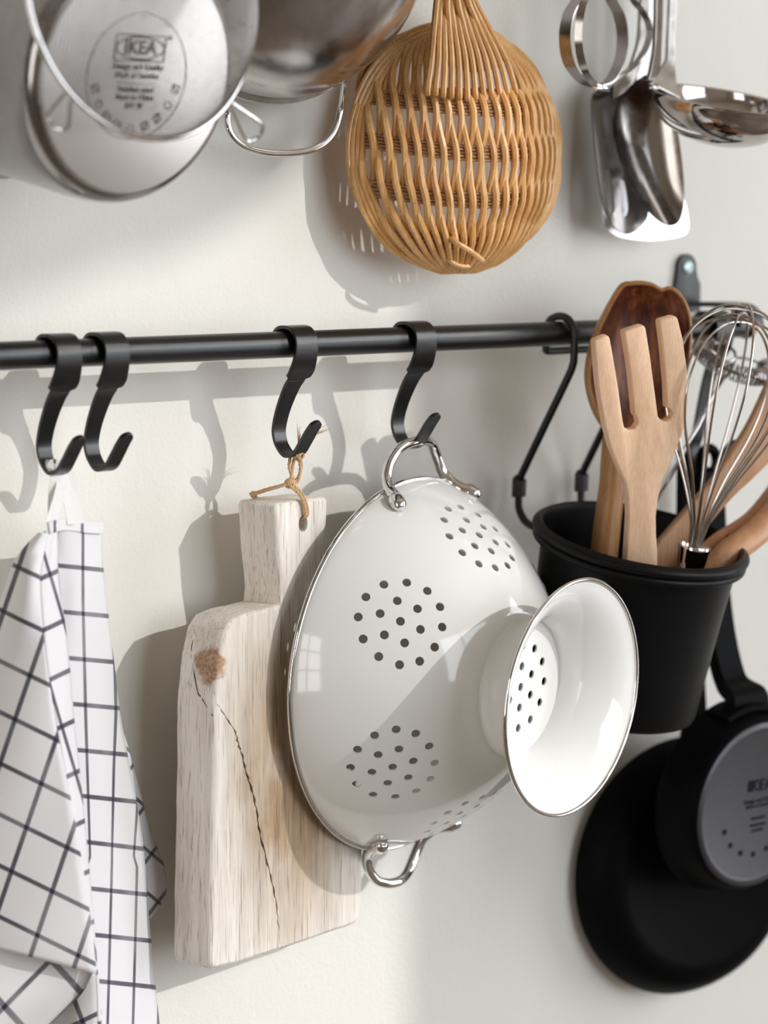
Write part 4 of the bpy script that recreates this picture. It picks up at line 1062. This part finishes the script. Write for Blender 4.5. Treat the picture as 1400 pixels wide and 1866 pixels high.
# ---------------------------------------------------------------- checked tea towel
def mat_towel():
    a = NT('checked_cotton'); uvn = a.n('ShaderNodeUVMap', uv_map='pattern')
    sep = a.n('ShaderNodeSeparateXYZ'); a.l(uvn.outputs[0], sep.inputs[0])
    def line(s_, hw):
        fr = a.math('FRACT', a.math('ADD', s_, 0.5)); d = a.math('ABSOLUTE', a.math('SUBTRACT', fr, 0.5))
        return a.math('MULTIPLY', a.math('SUBTRACT', hw, d), 90.0, True)
    lu_, lv_ = line(sep.outputs[0], 0.058), line(sep.outputs[1], 0.055)
    tw_ = a.math('FRACT', a.math('MULTIPLY', a.math('ADD', sep.outputs[0], sep.outputs[1]), 26.0))
    twf = a.ramp(tw_, [(0.40, (0.70,)*3), (0.60, (1.0,)*3)])
    nz = a.ramp(a.noise(a.coord(), 22, 2), [(0.35, (0.82,)*3), (0.65, (1.2,)*3)])
    fu = a.math('MULTIPLY', a.math('MULTIPLY', lu_, twf), nz, True); fv = a.math('MULTIPLY', a.math('MULTIPLY', lv_, twf), nz, True)
    fac = a.math('MAXIMUM', a.math('MAXIMUM', fu, fv), a.math('MULTIPLY', lu_, lv_))
    c = a.mix(fac, (0.71, 0.695, 0.715), (0.012, 0.009, 0.03))
    a.set(c, 0.9); a.b.inputs['Sheen Weight'].default_value = 0.2
    wv = a.noise(uvn.outputs[0], 160, 2)
    a.bump(wv, 0.25, 0.0006); return a.m
TOWEL = mat_towel()
towel = thing('tea_towel', 'white tea towel with dark navy check, hanging by a tape loop at the left', 'tea towel', (-0.165, -0.05, 0.90))
def interp_poly(L, y):
    L = sorted(L, key=lambda p: p[1]); return float(np.interp(y, [p[1] for p in L], [p[0] for p in L]))
def panel(rows, aff, ns=14, nt=40, wav=0.0, name='panel', yr=None, seed=0):
    """rows: list of (left px, left depth, right px, right depth) -> smooth cloth sheet; aff maps photo px to check coordinates"""
    m = MB(); R_ = len(rows)
    Lp = crom([(r[0][0], r[0][1], r[1]) for r in rows], 6); Rp = crom([(r[2][0], r[2][1], r[3]) for r in rows], 6)
    n_ = len(Lp); o = 0
    for i in range(n_):
        for k in range(ns+1):
            t = k/ns; px = Lp[i][0]+(Rp[i][0]-Lp[i][0])*t; py = Lp[i][1]+(Rp[i][1]-Lp[i][1])*t
            y_ = Lp[i][2]+(Rp[i][2]-Lp[i][2])*t
            y_ += -wav*math.sin(PI*t) - 0.0015*math.sin(PI*t)*math.sin(i*0.35+t*4+seed)
            m.vert(at(px, py, y_)); m.uv[len(m.v)-1] = aff(px, py)
    for i in range(n_-1):
        for k in range(ns):
            a = i*(ns+1)+k; m.f.append((a, a+ns+1, a+ns+2, a+1))
    o_ = m.build(name, TOWEL, towel, sharp=None)
    o_.data.polygons.foreach_set('use_smooth', [True]*len(o_.data.polygons))
    md = o_.modifiers.new('solid', 'SOLIDIFY'); md.thickness = 0.0009; md.offset = 0
    return o_
def affine(o, eu, ev, u0=0, v0=0):
    A = np.linalg.inv(np.array([[eu[0], ev[0]], [eu[1], ev[1]]]))
    def f(px, py):
        q = A @ np.array([px-o[0], py-o[1]]); return (q[0]+u0, q[1]+v0)
    return f
fA = affine((55, 1231), (74, 36.5), (-27, 80))
panel([((70, 972), -0.047, (86, 972), -0.050), ((40, 1004), -0.044, (79, 1010), -0.054), ((22, 1035), -0.041, (72, 1062), -0.060), ((2, 1090), -0.038, (79, 1157), -0.065), ((-25, 1170), -0.034, (90, 1240), -0.068), ((-60, 1290), -0.030, (104, 1330), -0.071), ((-90, 1420), -0.028, (128, 1450), -0.074), ((-110, 1540), -0.028, (148, 1560), -0.077), ((-110, 1650), -0.030, (166, 1680), -0.079), ((-90, 1705), -0.034, (176, 1775), -0.080)], fA, 16, wav=0.006, name='front_fold')
fB = affine((90, 1047), (52, -25), (24.5, 84))
panel([((80, 968), -0.048, (104, 962), -0.047), ((79, 1010), -0.053, (104, 1010), -0.049), ((72, 1062), -0.0590, (106, 1062), -0.050), ((79, 1157), -0.0640, (118, 1140), -0.053), ((90, 1240), -0.067, (127, 1225), -0.055), ((104, 1330), -0.070, (135, 1320), -0.057), ((126, 1450), -0.073, (149, 1450), -0.060), ((146, 1560), -0.076, (161, 1580), -0.062), ((164, 1680), -0.078, (171, 1690), -0.064), ((176, 1780), -0.079, (184, 1870), -0.066), ((180, 1900), -0.079, (188, 1960), -0.066)], fB, 8, wav=0.002, name='middle_fold', seed=2)
def fC(px, py):
    x1 = np.interp(py, [960, 1100, 1300, 1460, 1560, 1700, 1866, 2000], [150, 150, 155, 160, 163, 172, 193, 205])
    x2 = np.interp(py, [960, 1215, 1300, 1400, 1600, 1720, 1866, 2000], [196, 208, 210, 206, 202, 199, 195, 190])
    if py > 1560: x1 = x2-46
    u = (px-x1)/max(20, x2-x1)
    v = (py-5*(u*1.0)-1035)/83.3
    return (u, v)
panel([((92, 958), -0.045, (186, 962), -0.038), ((100, 1010), -0.044, (186, 1012), -0.036), ((104, 1062), -0.0445, (190, 1062), -0.034), ((112, 1140), -0.046, (199, 1140), -0.031), ((120, 1225), -0.047, (209, 1225), -0.029), ((128, 1320), -0.048, (221, 1320), -0.027), ((142, 1450), -0.050, (246, 1450), -0.026), ((154, 1560), -0.052, (262, 1560), -0.026), ((164, 1690), -0.054, (272, 1690), -0.026), ((178, 1870), -0.056, (290, 1870), -0.026), ((184, 1960), -0.056, (298, 1960), -0.026)], fC, 14, wav=0.005, name='right_panel', seed=1)
fD = affine((275, 1556), (-36, 47), (48, 40))
panel([((215, 1330), -0.024, (222, 1330), -0.020), ((220, 1370), -0.023, (236, 1372), -0.016), ((228, 1430), -0.022, (254, 1440), -0.013), ((238, 1500), -0.021, (272, 1510), -0.011), ((248, 1560), -0.021, (290, 1556), -0.011), ((255, 1600), -0.021, (302, 1592), -0.011), ((260, 1640), -0.021, (300, 1632), -0.012), ((264, 1672), -0.021, (275, 1672), -0.014)], fD, 8, wav=0.002, name='back_flap')
fE = affine((37, 1690), (56.5, 60), (-83, 86))
fE = affine((93, 1748), (56.5, 62), (-85, 86), 1, 1)
panel([((-110, 1640), -0.031, (178, 1755), -0.079), ((-110, 1700), -0.035, (168, 1775), -0.073), ((-110, 1760), -0.038, (150, 1808), -0.068), ((-110, 1840), -0.042, (122, 1838), -0.064), ((-110, 1920), -0.046, (75, 1885), -0.058), ((-110, 2000), -0.05, (30, 1960), -0.054)], fE, 12, wav=0.003, name='turned_corner')
fG = affine((150, 1860), (74, -36), (30, 80))
panel([((40, 1770), -0.036, (180, 1770), -0.060), ((40, 1850), -0.036, (186, 1868), -0.060), ((40, 1960), -0.036, (192, 1960), -0.060)], fG, 8, wav=0.002, name='under_layer')
# hem band along the top edge and tape loop
hp1 = [at(88, 963, -0.0500), at(103, 958, -0.0490), at(120, 956, -0.0478), at(140, 958, -0.0462), at(160, 961, -0.0440), at(186, 962, -0.0402)]
m = MB(); m.strip(crom(hp1, 6), (0, 0, 1), 0.0062, 0.0020)
for i_, p_ in enumerate(m.v):
    d_ = np.array(p_)-cC; px_ = IW/2+FPX*(d_ @ cR)/(d_ @ cF); m.uv[i_] = ((px_-150)/50.0, 0.45)
o_ = m.build('hem', TOWEL, towel, sharp=30); md = o_.modifiers.new('bevel', 'BEVEL'); md.width = 0.0009; md.segments = 3; md.limit_method = 'ANGLE'
xh = HX[0]
l1 = [at(97, 955, -0.046), at(98, 905, -0.043), at_x(102, 868, xh-0.001), np.array([xh-0.0005, -0.0400, 1.1925]), np.array([xh+0.0005, -0.0405, 1.1935]), at(117, 880, -0.046), at(126, 915, -0.048), at(133, 955, -0.050)]
l2 = [at(92, 955, -0.049), at(108, 905, -0.047), at(112, 872, -0.0455), np.array([xh-0.001, -0.0420, 1.1920]), np.array([xh+0.002, -0.0425, 1.1920]), at(131, 872, -0.044), at(133, 905, -0.044), at(143, 955, -0.047)]
for q in (l1, l2):
    m = MB(); m.strip(crom(q, 6), (0.92, -0.25, 0), 0.0060, 0.0007); m.build('tape_loop', TAPE, towel, sharp=50)
